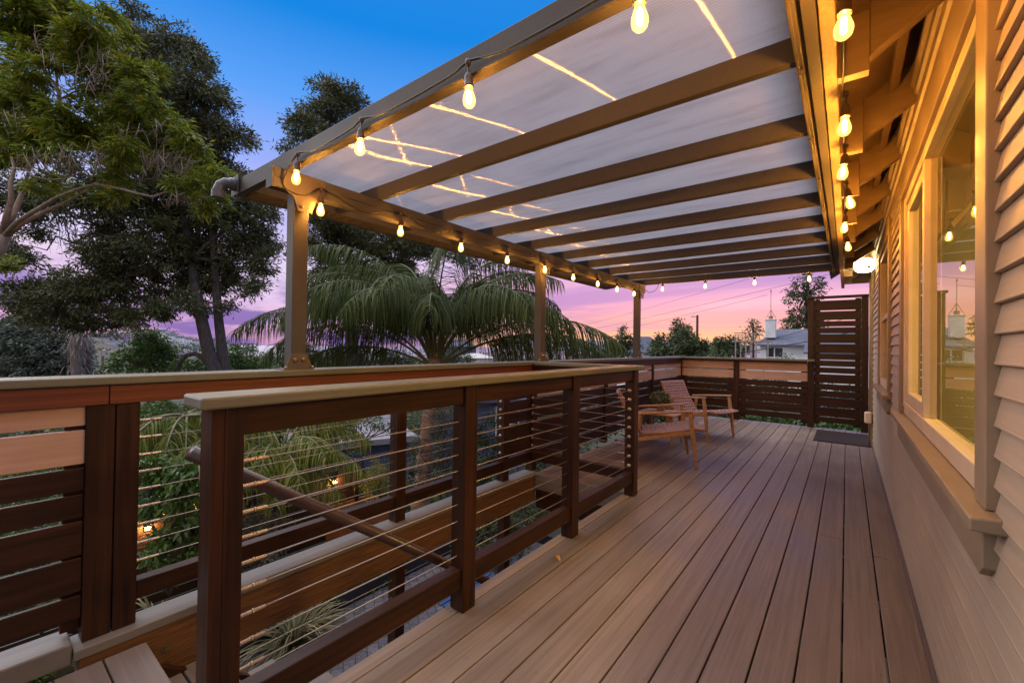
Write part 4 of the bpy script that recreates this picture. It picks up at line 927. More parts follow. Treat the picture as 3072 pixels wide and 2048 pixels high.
def bush(label, discs, d, mat, L, W, dens, subr, cat='shrub', name='shrub', stem=None, group=None, jit=.4, kind='diamond', trunk=None, tr_r=.05, zb=None, fname=None, **k):
    cs = PC(discs, d, jit); c0 = np.mean([c for c, r in cs], axis=0); zlow = min(c[2]-np.max(r) for c, r in cs) if zb is None else zb
    t = thing(name, label, cat, (c0[0], c0[1], zlow), group)
    if trunk is not None:
        m = MB(); tp = [P(*q) for q in trunk]; rs = list(np.linspace(tr_r, tr_r*.35, len(tp))); m.tube(tp, rs, 8)
        limb_set(m, tp[-2], [c for c, r in cs[:10]], tr_r*.45, tr_r*.1, 5, .04); m.build('trunk', M[stem or 'bark_dark'], t, smooth=True)
    else:
        m = MB(); root = np.array([c0[0], c0[1], zlow-.05]); limb_set(m, root, [c for c, r in cs], max(.012, PX(d)*2.5), PX(d)*.8, 4, .04); m.build('stem', M[stem or 'bark_dark'], t, smooth=True)
    foliage(fname or ('crown' if trunk is not None else 'foliage'), t, cs, mat, L, W, dens, subr, kind, **k)
    return t

def bush_at(label, cl, mat, L, W, dens, subr, cat='shrub', name='shrub', kind='lance', **k):
    """shrub given by world-space clusters"""
    cs = [(np.array(c[:3], float), c[3]) for c in cl]; c0 = np.mean([c for c, r in cs], axis=0); z = min(c[2]-r for c, r in cs)
    t = thing(name, label, cat, (c0[0], c0[1], z)); m = MB(); limb_set(m, np.array([c0[0], c0[1], z-.1]), [c for c, r in cs], .02, .006, 4, .04); m.build('stem', M['bark_dark'], t, smooth=True)
    foliage('foliage', t, cs, mat, L, W, dens, subr, kind, **k); return t

# ------------------------------------------------------------------ ground, water, hills
rg0 = random.Random(21)
def terrain_z(x, y):
    d = math.hypot(x, y); az = math.degrees(math.atan2(x, y))+math.degrees(YAW)       # degrees right of the view axis
    def ss(a, b, t): t = max(0, min(1, (t-a)/(b-a))); return t*t*(3-2*t)
    z = GROUND-.02-2.4*ss(9, 17, d)-3.5*ss(17, 60, d)-16*ss(60, 700, d)-40*ss(700, 2500, d)
    hill = math.exp(-((az+50)/13)**2)
    z += 20*hill*ss(70, 300, d)*(1-ss(900, 2200, d)) + 8*math.exp(-((az-25)/16)**2)*ss(14, 45, d)*(1-ss(300, 900, d))
    if y > 6 and x > -9: z = max(z, z+(-.55-z)*ss(8.4, 9.6, y)*ss(-6, -2.5, x)*(1-ss(18, 30, d)))
    return z
def terrain():
    rs = [0, 2, 4, 6, 7, 8, 8.6, 9.2, 9.8, 10.5, 11.2, 12, 13.5, 15, 17, 20, 24, 30, 38, 48, 60, 75, 95, 120, 150, 185, 220, 260, 300, 360, 450, 560, 700, 900, 1200, 1600, 2100, 2600, 4000]
    n = 96; m = MB(); vs = []; fs = []
    for r in rs:
        for k in range(n): a = 2*PI*k/n; x = r*math.sin(a); y = r*math.cos(a); vs.append((x, y, terrain_z(x, y)))
    for i in range(len(rs)-1):
        for k in range(n): k2 = (k+1) % n; fs.append((i*n+k, (i+1)*n+k, (i+1)*n+k2, i*n+k2))
    m.add(vs, fs)
    return structure(m.build('ground', surf('garden_ground', (.022, .026, .012), (.06, .055, .03), rough=.95, scale=(.9, .9, .9), detail=9, bump=.5, dist=.05), None, smooth=True))
terrain()
structure(MB().box(-9000, 9000, 400, 14000, -60, -52).build('water', surf('bay_water', (.10, .10, .12), (.14, .13, .15), rough=.2, scale=(.01, .03, .01), bump=.02), None))
hm = MB(); hv = []; hf = []; n = 40
for j in range(5):
    for k in range(n+1):
        px = 1500+k*40; d = 7000+500*j; p = P(px, 1035, d); hgt = (15+13*math.exp(-((px-1790)/45)**2)+5*math.sin(px*.013)+3*math.sin(px*.041))*PX(d)*(1-abs(j-2)/2.2)
        hv.append((p[0], p[1], -52+max(0, hgt)*1.0+ (55 if hgt > 0 else 0)*(1-abs(j-2)/2.2)))
for j in range(4):
    for k in range(n): a = j*(n+1)+k; hf.append((a, a+1, a+n+2, a+n+1))
hm.add(hv, hf); structure(hm.build('hills', surf('far_hills', (.16, .14, .17), (.22, .19, .21), rough=.95, scale=(.002,)*3, bump=0), None, smooth=True))

# garden paving under the stairs
def paver_mat():
    m, nt, out = newmat('paver_stone'); L = nt.links; g = N(nt, 'NewGeometry'); mp = N(nt, 'Mapping'); mp.inputs['Rotation'].default_value = (0, 0, .55); L.new(g.outputs['Position'], mp.inputs[0])
    b = N(nt, 'TexBrick', Scale=1.0); b.inputs['Brick Width'].default_value = .22; b.inputs['Row Height'].default_value = .15; b.inputs['Mortar Size'].default_value = .006; b.inputs['Color1'].default_value = (.10, .095, .11, 1); b.inputs['Color2'].default_value = (.17, .155, .17, 1); b.inputs['Mortar'].default_value = (.03, .03, .03, 1); L.new(mp.outputs[0], b.inputs['Vector'])
    n1 = N(nt, 'TexNoise', Scale=30, Detail=6); L.new(g.outputs['Position'], n1.inputs['Vector']); mr = N(nt, 'MapRange', From__Min=.3, From__Max=.7, To__Min=.6, To__Max=1.35); L.new(n1.outputs['Fac'], mr.inputs[0])
    v = N(nt, 'VectorMath', _operation='SCALE'); L.new(b.outputs['Color'], v.inputs[0]); L.new(mr.outputs[0], v.inputs['Scale']); pr = N(nt, 'BsdfPrincipled', Roughness=.75); L.new(v.outputs[0], pr.inputs['Base Color'])
    bp = N(nt, 'Bump', Strength=.6, Distance=.01); L.new(n1.outputs['Fac'], bp.inputs['Height']); L.new(bp.outputs[0], pr.inputs['Normal']); L.new(pr.outputs[0], out.inputs[0]); return m
m = MB(); q = [(-6.2, 1.2), (-6.2, 7.6), (-.6, 7.6), (-.6, 1.2)]
m.prism(q, 'Z', GROUND-.01, GROUND+.02); structure(m.build('stone_path', paver_mat(), None))
ke = thing('garden_edging', 'low dark edging board along the stone paving below the deck', 'edging', (-6.1, 4, GROUND))
m = MB(); m.bar((-6.235, 1.2, GROUND+.10), (-6.235, 7.6, GROUND+.10), .05, .24); m.bar((-6.2, 7.635, GROUND+.10), (-.6, 7.635, GROUND+.10), .05, .24); m.build('board', surf('black_edging', (.012,.012,.016), (.03,.03,.036), rough=.5), ke, .004)

# garden fence with two wall lamps
M['fence'] = woodY('fence_wood', (.022, .010, .007), (.05, .023, .014), rough=.5, bump=.2)
fe = thing('garden_fence', 'dark horizontal slat fence along the lower garden behind the young palm', 'fence', (-8, 1, GROUND))
z = GROUND+.02; k = 0
m = MB()
while z < -1.36: m.box(-8.02, -7.995, -9, 5.08, z, z+.135); z += .148
m.build('slat', M['fence'], fe, .003)
for y in np.arange(-8.9, 5.2, 1.98): box('post', M['fence'], fe, -8.11, -8.022, y, y+.09, GROUND-.3, -1.33, .003)
box('end_post', M['fence'], fe, -8.06, -7.97, 5.081, 5.17, GROUND-.3, -1.28, .003)
lampm = emis('garden_lamp_light', (1, .50, .13), 800)
for y, zz, lab in ((4.63, -1.47, 'small glowing fence lamp beside the tall palm trunk'), (1.75, -1.44, 'small glowing fence lamp among the broad leaves left of the near railing post')):
    g = thing('garden_lamp', lab, 'lamp', (-7.95, y, zz), 'lamps on the garden fence')
    MB().box(-7.9945, -7.97, y-.035, y+.035, zz-.05, zz+.07).build('base', M['bolt'], g, .003)
    MB().lathe([(.009, -.020), (.018, -.014), (.022, 0), (.018, .015), (.009, .022)], (-7.93, y, zz), 12).build('globe', lampm, g, smooth=True)
    MB().lathe([(.036, .026), (.026, .038), (.008, .048)], (-7.94, y, zz), 12).build('shade', M['bolt'], g, smooth=True)
# orange planter and neighbours
pb = P(1076, 1512, 8.6); plt_ = thing('planter_box', 'orange wooden planter box with a golden shrub by the fence end', 'planter', (pb[0], pb[1], GROUND))
M['planter'] = woodY('planter_wood', (.26, .085, .022), (.40, .15, .045), rough=.5, bump=.15)
for (x0, x1, y0, y1) in ((-.34, -.305, -.5, .5), (.305, .34, -.5, .5), (-.304, .304, -.5, -.465), (-.304, .304, .465, .5)):
    m = MB()
    for k in range(3): m.box(pb[0]+x0, pb[0]+x1, pb[1]+y0, pb[1]+y1, GROUND+.01+.32*k, GROUND+.32*k+.325)
    m.build('side', M['planter'], plt_, .003)
box('soil', M['soil'], plt_, pb[0]-.303, pb[0]+.303, pb[1]-.464, pb[1]+.464, GROUND+.02, GROUND+.88, 0)
bush('golden feathery shrub in the orange planter box lit by the fence lamp', [(1130,1425,38), (1110,1450,32), (1160,1450,34), (1135,1390,22), (1120,1485,26), (1170,1480,24), (1148,1410,24)], 8.7, YEL, .07, .014, 900, .07, kind='diamond', zb=GROUND+.88)
M['bluewall'] = surf('blue_stucco', (.085, .10, .18), (.12, .135, .22), rough=.8, scale=(14,14,14), bump=.3); M['white'] = surf('white_paint', (.74, .73, .75), (.84, .83, .85), rough=.5, bump=.03)
M['darkglass'] = surf('dark_pane', (.02, .02, .03), (.04, .04, .05), rough=.08, spec=.8, bump=0)
def gable(parent, c, ang, w, dp, h0, h1, wall, roof, over=.3, zb=-6):
    """simple gabled volume: c centre (x,y,z floor), walls from zb below floor to eave h0, ridge h1 along local x"""
    ca, sa = math.cos(ang), math.sin(ang)
    def T(x, y, z): return (c[0]+ca*x-sa*y, c[1]+sa*x+ca*y, c[2]+z)
    m = MB(); v = [T(-w/2,-dp/2,zb), T(w/2,-dp/2,zb), T(w/2,dp/2,zb), T(-w/2,dp/2,zb), T(-w/2,-dp/2,h0), T(w/2,-dp/2,h0), T(w/2,dp/2,h0), T(-w/2,dp/2,h0), T(-w/2,0,h1), T(w/2,0,h1)]
    m.add(v, [(0,1,5,4), (1,2,6,9,5), (2,3,7,6), (3,0,4,8,7)]); m.build('wall', wall, parent)
    r = MB(); o = over; e = h0-(h1-h0)*o/(dp/2)
    for s in (-1, 1):
        r.add([T(-w/2-o, s*(dp/2+o), e+.02), T(w/2+o, s*(dp/2+o), e+.02), T(w/2+o, 0, h1+.02), T(-w/2-o, 0, h1+.02), T(-w/2-o, s*(dp/2+o), e+.16), T(w/2+o, s*(dp/2+o), e+.16), T(w/2+o, 0, h1+.17), T(-w/2-o, 0, h1+.17)],
              [(0,1,2,3), (7,6,5,4), (0,4,5,1), (1,5,6,2), (3,2,6,7), (0,3,7,4)])
    return T, r.build('roof', roof, parent)
def win(parent, T, x0, x1, z0, z1, y, s=-1, bars=1):
    f = MB()
    def bx(a, b, c_, d, y0, y1): f.add([T(a,y0,c_), T(b,y0,c_), T(b,y1,c_), T(a,y1,c_), T(a,y0,d), T(b,y0,d), T(b,y1,d), T(a,y1,d)], [(0,3,2,1),(4,5,6,7),(0,1,5,4),(1,2,6,5),(2,3,7,6),(3,0,4,7)])
    t = (x1-x0)*.07; a, b = sorted((y+s*.05, y-s*.02))
    bx(x0-t, x0, z0-t, z1+t, a, b); bx(x1, x1+t, z0-t, z1+t, a, b); bx(x0, x1, z0-t, z0, a, b); bx(x0, x1, z1, z1+t, a, b); bx((x0+x1)/2-t/2, (x0+x1)/2+t/2, z0, z1, a, b)
    zm = z0+(z1-z0)*.5; bx(x0, (x0+x1)/2-t/2, zm-t/2, zm+t/2, a, b); bx((x0+x1)/2+t/2, x1, zm-t/2, zm+t/2, a, b)
    w = f.build('window', M['white'], parent)
    g = MB(); y2 = y+s*.012; g.add([T(x0,y2,z0), T(x1,y2,z0), T(x1,y2,z1), T(x0,y2,z1)], [(0,1,2,3)]); g.build('pane', M['darkglass'], w); return w
M['shingle'] = surf('blue_grey_shingle', (.085, .09, .125), (.14, .145, .185), rough=.85, scale=(3, 3, 14), bump=.4); M['cream'] = surf('cream_wall', (.52, .47, .42), (.62, .57, .52), rough=.7, bump=.03)
M['flatroof'] = surf('grey_flat_roof', (.24, .22, .23), (.34, .31, .32), rough=.8)
# blue neighbour below the garden
nb_ = P(1080, 1420, 17.5); bl = thing('neighbour_house', 'low blue stucco house with a pale flat roof beyond the garden fence', 'house', (nb_[0], nb_[1], -6))
ang = YAW+.50; ca, sa = math.cos(ang), math.sin(ang)
def TB(x, y, z): return (nb_[0]+ca*x-sa*y, nb_[1]+sa*x+ca*y, z)
m = MB(); v = [TB(*q) for q in ((-4.5,0,-6.5), (2.0,0,-6.5), (2.0,6,-6.5), (-4.5,6,-6.5), (-4.5,0,-2.85), (2.0,0,-2.85), (2.0,6,-2.85), (-4.5,6,-2.85))]; FB = [(0,3,2,1),(4,5,6,7),(0,1,5,4),(1,2,6,5),(2,3,7,6),(3,0,4,7)]
m.add(v, FB); m.build('wall', M['bluewall'], bl)
m = MB(); v = [TB(*q) for q in ((-4.8,-.3,-2.849), (2.3,-.3,-2.849), (2.3,6.3,-2.849), (-4.8,6.3,-2.849), (-4.8,-.3,-2.62), (2.3,-.3,-2.62), (2.3,6.3,-2.62), (-4.8,6.3,-2.62))]; m.add(v, FB); m.build('roof', M['flatroof'], bl)
win(bl, TB, .2, 1.2, -5.6, -4.35, 0)
dw = P(1465, 1230, 18); d2 = thing('neighbour_house', 'dark blue house corner with a white framed window right of the tall palm trunk', 'house', (dw[0], dw[1], -6))
T2, _ = gable(d2, (dw[0]-1.4, dw[1]+1.2, -2.2), YAW+.15, 3.6, 3, 1.2, 2.0, M['bluewall'], M['shingle']); win(d2, T2, .5, 1.4, -.6, .8, -1.5)

# white house right with chimney, pergola and antenna
wh = P(2385, 1060, 23); ang = YAW-.66; ca3, sa3 = math.cos(ang), math.sin(ang)
hw = thing('neighbour_house', 'white stucco house with blue grey roof and chimney beyond the far railing', 'house', (wh[0], wh[1], -3))
def T3(x, y, z): return (wh[0]+ca3*x-sa3*y, wh[1]+sa3*x+ca3*y, z)
m = MB(); m.add([T3(*q) for q in ((-1.62,0,-6), (3.4,0,-6), (3.4,4.4,-6), (-1.62,4.4,-6), (-1.62,0,1.60), (3.4,0,1.60), (3.4,4.4,1.60), (-1.62,4.4,1.60))], FB); m.build('wall', M['white'], hw)
rf3 = MB(); rf3.add([T3(*q) for q in ((-1.86,-.3,1.52), (3.6,-.3,1.52), (3.6,4.7,1.52), (-1.86,4.7,1.52), (-1.05,2.0,2.44), (3.4,2.0,2.44), (-1.86,-.3,1.44), (3.6,-.3,1.44), (3.6,4.7,1.44), (-1.86,4.7,1.44))],
   [(0,1,5,4), (1,2,5), (2,3,4,5), (3,0,4), (6,7,1,0), (7,8,2,1), (8,9,3,2), (9,6,0,3), (9,8,7,6)]); rf3 = rf3.build('roof', M['shingle'], hw)
win(hw, T3, -1.32, -.56, .30, 1.34, 0)
m = MB(); m.add([T3(*q) for q in ((.75,-.9,-6), (3.6,-.9,-6), (3.6,-.001,-6), (.75,-.001,-6), (.75,-.9,1.05), (3.6,-.9,1.05), (3.6,-.001,1.05), (.75,-.001,1.05))], FB); m.build('wall', M['white'], hw)
m = MB(); m.add([T3(*q) for q in ((.45,-1.15,1.055), (3.8,-1.15,1.055), (3.8,1.95,2.455), (.45,1.95,2.455), (.45,-1.15,1.15), (3.8,-1.15,1.15), (3.8,1.95,2.52), (.45,1.95,2.52))], FB); m.build('roof', M['shingle'], hw)
m = MB(); m.tube([T3(.72,-.93,1.04), T3(.72,-.93,-2)], .045, 8); m.build('downspout', M['white'], hw)
cb = P(2312, 994, 24.2)
ch = MB(); ch.box(cb[0]-.25, cb[0]+.25, cb[1]-.25, cb[1]+.25, 1.9, cb[2]+.62); ch.box(cb[0]-.28, cb[0]+.28, cb[1]-.28, cb[1]+.28, cb[2]+.621, cb[2]+.68)
chm = ch.build('chimney', M['white'], rf3, .02); MB().lathe([(.10, .68), (.11, .72), (.10, .80), (.13, .84), (.08, .88)], (cb[0], cb[1], cb[2]), 12).build('chimney_pot', surf('terracotta', (.25,.12,.08), (.35,.17,.11)), chm)
an = thing('antenna', 'thin whip antenna on a small tripod above the white house chimney', 'antenna', (cb[0], cb[1], cb[2]+.7))
m = MB(); zt = P(2311, 868, 24.2)[2]; z0 = cb[2]+1.22
m.tube([(cb[0], cb[1], z0-.34), (cb[0], cb[1], z0+1.0), (cb[0], cb[1], zt)], [.018, .014, .006], 6); m.lathe([(.03, 0), (.03, .12)], (cb[0], cb[1], z0+.98), 8); m.build('mast', M['bolt'], an)
m = MB()
for dx, dy in ((-.26, 0), (.26, 0), (0, .26)): m.tube([(cb[0], cb[1], z0), (cb[0]+dx, cb[1]+dy, cb[2]+.69)], .014, 6)
m.build('tripod', M['bolt'], an)
# garden pergola and trellis beside the white house
pgc = P(2245, 1072, 21); pg = thing('pergola', 'weathered pergola with lattice top beside the white house', 'pergola', (pgc[0], pgc[1], -3))
ca, sa = math.cos(YAW-.1), math.sin(YAW-.1)
def TP(x, y, z): return (pgc[0]+ca*x-sa*y, pgc[1]+sa*x+ca*y, z)
M['oldwood'] = surf('weathered_wood', (.34, .27, .22), (.48, .39, .32), rough=.8, bump=.1)
zt = P(2245, 1003, 21)[2]; zm = P(2245, 1026, 21)[2]
for x in (-.60, -.36, -.12, .12, .36, .9): m = MB(); m.bar(TP(x, 0, -3.2), TP(x, 0, zm), .055, .055); m.build('post', M['oldwood'], pg)
m = MB(); m.bar(TP(-.75, 0, zm+.03), TP(1.1, 0, zm+.03), .06, .07); m.build('beam', M['oldwood'], pg)
m = MB()
for k in range(8): m.bar(TP(-.62+.16*k, -.01, zm+.07), TP(-.62+.16*k, -.01, zt-.12*max(0, k-3)/4), .04, .02)
for k in range(4): m.bar(TP(-.66, .01, zm+.13+.10*k), TP(.62-.08*k, .01, zm+.13+.10*k), .02, .04)
m.build('lattice', M['oldwood'], pg)
m = MB(); v = [TP(*q) for q in ((-1.0,-.4,-5), (1.6,-.4,-5), (1.6,-.3,-5), (-1.0,-.3,-5), (-1.0,-.4,.50), (1.6,-.4,.50), (1.6,-.3,.50), (-1.0,-.3,.50))]; m.add(v, FB); m.build('low_wall', M['white'], pg)

# hip roofed house, brown house, houses beyond
def hiphouse(label, px, py_eave, py_ridge, wpx, d, wall, roof, zb=-9):
    b = P(px, py_eave, d); w = wpx*PX(d); hgt = (py_eave-py_ridge)*PX(d); t = thing('neighbour_house', label, 'house', (b[0], b[1], zb+b[2]))
    ca, sa = math.cos(YAW), math.sin(YAW)
    def T(x, y, z): return (b[0]+ca*x-sa*y, b[1]+sa*x+ca*y, b[2]+z)
    m = MB(); m.add([T(*q) for q in ((-w*.46,0,zb), (w*.46,0,zb), (w*.46,w*.8,zb), (-w*.46,w*.8,zb), (-w*.46,0,0), (w*.46,0,0), (w*.46,w*.8,0), (-w*.46,w*.8,0))], FB); m.build('wall', wall, t)
    r = MB(); r.add([T(-w/2,-w*.05,-.05), T(w/2,-w*.05,-.05), T(w/2,w*.85,-.05), T(-w/2,w*.85,-.05), T(-w*.1,w*.4,hgt), T(w*.12,w*.4,hgt)], [(0,1,5,4), (1,2,5), (2,3,4,5), (3,0,4), (3,2,1,0)]); r.build('roof', roof, t)
    return t, T, w
t, T, w = hiphouse('house with a tall dark hip roof and white eaves behind the third cover post', 1950, 1056, 1008, 150, 48, M['white'], M['shingle'])
win(t, T, -w*.3, -w*.18, -1.6, -.35, 0); m = MB(); m.add([T(*q) for q in ((-w*.30,w*.1,.2), (-w*.22,w*.1,.2), (-w*.22,w*.2,.2), (-w*.30,w*.2,.2), (-w*.30,w*.1,1.1), (-w*.22,w*.1,1.1), (-w*.22,w*.2,1.1), (-w*.30,w*.2,1.1))], FB); m.build('chimney', M['white'], t)
hiphouse('small brown house with a low grey roof left of the reddish tree', 1805, 1050, 1034, 70, 60, surf('brown_wall', (.24,.15,.08), (.32,.20,.11)), M['shingle'])
hiphouse('pale grey roofed house just above the outer cap between the palm and second post', 1420, 1072, 1060, 120, 40, M['white'], M['cream'])
hiphouse('white walled house with a red door seen left of the palm trunk', 1115, 1078, 1068, 130, 38, M['white'], M['shingle'])
hiphouse('grey house behind the palm fronds right of its stems', 1370, 1038, 1018, 110, 75, M['bluewall'], M['shingle'])
hiphouse('small roof peeking above the hedge right of the utility pole', 2130, 1050, 1040, 40, 70, M['white'], M['shingle'])

# trees on the right horizon
bush('broad dark round tree between the hip roofed house and the utility pole', [(1990,1040,40),(2040,1030,42),(2085,1045,38),(2010,1065,36),(2060,1065,40),(2105,1065,28),(1970,1060,26)], 36, OAK, .34, .12, 75, .42, 'tree', 'tree', trunk=[(2040,1160,36), (2040,1060,36), (2040,1030,36)], jit=1.5, tr_r=.3)
bush('narrow upright tree with a pointed top behind the round tree', [(2040,965,12),(2030,985,18),(2052,985,18),(2040,1005,26),(2025,1010,18),(2060,1010,18)], 44, OAK, .36, .11, 55, .36, 'tree', 'tree', trunk=[(2042,1120,44), (2042,1000,44), (2040,958,44)], tr_r=.2)
bush('tree with bare upright shoots on a reddish crown before the bay', [(1868,1030,30),(1840,1045,28),(1895,1045,26),(1860,1055,34),(1850,1003,12),(1880,1000,14),(1866,985,8),(1895,1012,8)], 40, OAK, .30, .10, 60, .36, 'tree', 'tree', trunk=[(1866,1140,40), (1866,1050,40), (1866,978,40)], tr_r=.2)
bush('thin dark hedge tree row left of the pergola', [(2150,1035,20),(2170,1020,22),(2190,1030,26),(2160,1055,30),(2200,1055,34),(2180,1045,30),(2220,1040,26),(2140,1050,20)], 38, OAK, .34, .10, 60, .4, 'tree', 'tree', trunk=[(2180,1150,38), (2180,1060,38), (2180,1025,38)], tr_r=.2)
bush('sparse small leaved tree rising behind the pergola lattice', [(2255,975,12),(2268,985,14),(2240,990,12),(2275,1000,14),(2250,1005,16),(2262,965,7)], 30, OAK, .26, .09, 50, .26, 'tree', 'tree', trunk=[(2260,1100,30), (2260,1020,30), (2258,968,30)], tr_r=.10)
bush('tall sparse conifer with layered branches behind the privacy screen', [(2425,830,16),(2400,845,20),(2450,850,18),(2385,875,24),(2420,880,20),(2455,885,16),(2375,900,20),(2470,862,14),(2410,925,18),(2390,935,20),(2440,920,16),(2400,960,24),(2380,975,28),(2360,985,22),(2420,985,34),(2450,970,26),(2430,945,22),(2415,812,8)], 34, OAK, .30, .09, 60, .30, 'tree', 'tree', trunk=[(2424,1140,34), (2424,960,34), (2423,880,34), (2422,806,34)], tr_r=.24)
bush('bright green leafy shoots just over the far railing before the pergola', [(2145,1052,7),(2143,1040,5),(2165,1060,8),(2128,1062,8),(2185,1062,6),(2140,1063,9)], 12, BUSH, .09, .035, 260, .08)
bush('small leafy sprig over the far railing below the white house window', [(2360,1066,9),(2375,1070,6),(2345,1071,6),(2330,1073,5)], 12.5, BUSH, .09, .035, 240, .07)
for lab, x0, x1 in (('leafy green shrub under the far railing beside the far armchair', -2.5, -1.55), ('leafy green shrub under the wider span of the far railing', -1.45, -.5), ('low broad leaved shrub under the privacy screen near the house corner', -.4, .35)):
    bush_at(lab, [(x, 8.95+rg0.uniform(-.05, .5), -.30+rg0.uniform(-.05, .1), .20) for x in np.linspace(x0, x1, 9)]+[(x, 9.7, -.2, .3) for x in np.linspace(x0, x1, 4)], BUSH, .12, .05, 420, .09)
bush('golden narrow leaved shrub under the privacy screen', [(2455,1283,18),(2490,1290,20),(2520,1296,18),(2475,1298,20)], 9.3, YEL, .13, .022, 320, .09, kind='lance')
bush('dark blue green shrub at the foot of the house corner', [(2560,1305,24),(2600,1310,22),(2535,1312,20)], 9.6, SILVER, .06, .02, 420, .09)
bush('tall green hedge beyond the far slat railing', [(2080,1190,50),(2150,1180,50),(2230,1190,50),(2310,1195,50),(2400,1200,55),(2480,1200,60),(2560,1210,60),(2100,1130,40),(2200,1140,40),(2300,1150,40)], 14, OAK, .14, .05, 260, .20)
bush('green shrubs behind the slat railing at the armchairs', [(1960,1200,60),(2020,1180,50),(1900,1210,60),(1850,1240,60),(1790,1260,60),(1960,1260,50)], 12, OAK, .12, .05, 300, .18)

# bushes and trees above the left part of the outer cap
bush('dense bushy green tree left of the leaning trunks', [(450,1030,45),(410,1060,45),(490,1060,45),(455,1080,55),(380,1085,40),(520,1090,36),(345,1098,26),(440,1005,22),(475,1015,24)], 19, BUSH, .17, .06, 180, .22, 'tree', 'tree', trunk=[(450,1250,19), (450,1100,19), (450,1030,19)], tr_r=.12)
bush('low light green bush right of the leaning trunks', [(700,1070,34),(730,1055,30),(690,1095,34),(745,1090,36),(780,1080,34),(720,1110,40),(790,1105,34)], 21, BUSH, .17, .06, 160, .22)
bush('low bush at the foot of the curved trunk', [(560,1095,28),(590,1085,26),(610,1100,26),(540,1110,26)], 18.5, BUSH, .15, .05, 200, .2)
bush('large grey green tree mass at the left edge over the outer cap', [(40,1010,70),(110,1030,70),(180,1050,60),(30,1080,70),(120,1090,70),(200,1090,50),(240,1080,34),(60,980,50),(150,1000,50),(225,1040,40)], 46, GREYG, .5, .17, 34, .62, 'tree', 'tree', trunk=[(110,1300,46), (110,1120,46), (110,1040,46)], tr_r=.5)
bush('round tree behind the palm left of the cover post', [(885,1075,36),(920,1065,34),(860,1090,34),(940,1085,30),(900,1095,36)], 26, OAK, .22, .08, 120, .28, 'tree', 'tree', trunk=[(900,1200,26), (900,1100,26), (900,1070,26)], tr_r=.15)
bush('round bushy tree behind the palm fronds right of the first post', [(1030,1062,36),(1065,1072,32),(1000,1080,34),(1050,1090,36),(1085,1088,26)], 24, OAK, .2, .07, 128, .26, 'tree', 'tree', trunk=[(1035,1200,24), (1035,1100,24), (1035,1065,24)], tr_r=.15)
bush('rounded green tree just left of the palm stems', [(1170,1070,36),(1200,1080,34),(1140,1088,32),(1225,1092,26)], 22, OAK, .18, .065, 140, .25, 'tree', 'tree', trunk=[(1175,1200,22), (1175,1110,22), (1175,1070,22)], tr_r=.15)
bush('low round tree right of the palm stems', [(1350,1062,26),(1385,1068,24),(1330,1075,22),(1400,1078,18)], 26, OAK, .2, .07, 120, .26, 'tree', 'tree', trunk=[(1360,1200,26), (1360,1090,26), (1360,1065,26)], tr_r=.15)
# shaggy dead palm
sp_ = P(228, 1110, 32); sg = thing('palm_tree', 'shaggy dead palm trunk with a grey frond skirt at the edge of the grey tree', 'palm tree', (sp_[0], sp_[1], -8))
m = MB(); m.tube([P(228, 1300, 32), P(228, 1100, 32), P(232, 1020, 32), P(238, 985, 32)], [.26, .30, .40, .3], 12); m.build('trunk', M['bark_grey'], sg)
cs = PC([(226,1050,20), (236,1010,26), (226,1090,17), (246,1000,20)], 32, .3); p, d = clump_points(cs, 30, .4, inner=.6, droop=1.6, jit=.5); nn = len(p); V, F = diamond_arrays(p, d, RNG.uniform(.5, 1.0, nn), RNG.uniform(.03, .07, nn)); np_mesh('dead_frond', V, F, leafmat('dead_frond', [(.22,.17,.15), (.36,.29,.26), (.16,.12,.11)], trans=.1), sg)
s3 = P(266, 1100, 33); m = MB(); m.tube([P(267, 1250, 33), P(266, 1110, 33), P(263, 1000, 33)], [.2, .19, .15], 8); tag(m.build('bare_trunk', M['bark_dark'], None), 'thin bare trunk beside the shaggy dead palm', 'tree')

# shrubs in the garden below the stairs
bush('silvery green shrub below the young palm behind the stair beam', [(760,1545,44),(820,1570,42),(780,1610,46),(740,1650,42),(700,1580,40),(860,1600,30),(720,1700,40),(800,1660,36),(660,1640,40)], 6.6, SILVER, .045, .014, 1500, .09)
bush('broad leaved green shrub between the paired posts and the near railing', [(450,1400,36),(500,1430,40),(550,1420,40),(470,1480,40),(530,1490,36),(580,1470,36),(440,1530,30),(540,1560,30),(590,1540,36),(510,1620,34),(560,1610,36),(470,1660,30),(420,1440,30),(600,1400,30),(480,1720,30),(540,1690,30)], 5.5, BUSH, .10, .05, 800, .09, kind='lance', trunk=None)
bush('dark feathery tree behind the outer cables left of the near railing', [(470,1300,50),(540,1320,50),(480,1370,50),(560,1380,40),(430,1340,40),(600,1330,40),(520,1260,34)], 9.5, ACACIA, .13, .035, 480, .15, 'tree', 'tree', trunk=[(510,1700,9.5), (510,1420,9.5), (510,1310,9.5)], tr_r=.06)
bush('leafy shrub with yellowing leaves under the slatted railing', [(60,1720,60),(160,1680,60),(250,1640,50),(40,1600,60),(150,1560,60),(60,1480,70),(180,1440,60),(240,1500,50),(60,1800,60),(30,1380,60),(160,1340,50),(200,1780,50)], 4.7, BUSH, .09, .038, 520, .10, kind='lance')
bush('slender small leaved tree right of the tall palm trunk', [(1330,1240,34),(1345,1290,36),(1325,1340,34),(1345,1390,34),(1330,1440,30),(1310,1300,24),(1355,1340,24),(1345,1470,26),(1250,1340,26),(1245,1400,26),(1240,1450,26)], 9.2, GREYG, .05, .02, 1500, .09, 'tree', 'tree', trunk=[(1322,1640,9.2), (1322,1450,9.2), (1335,1240,9.2)], tr_r=.03)
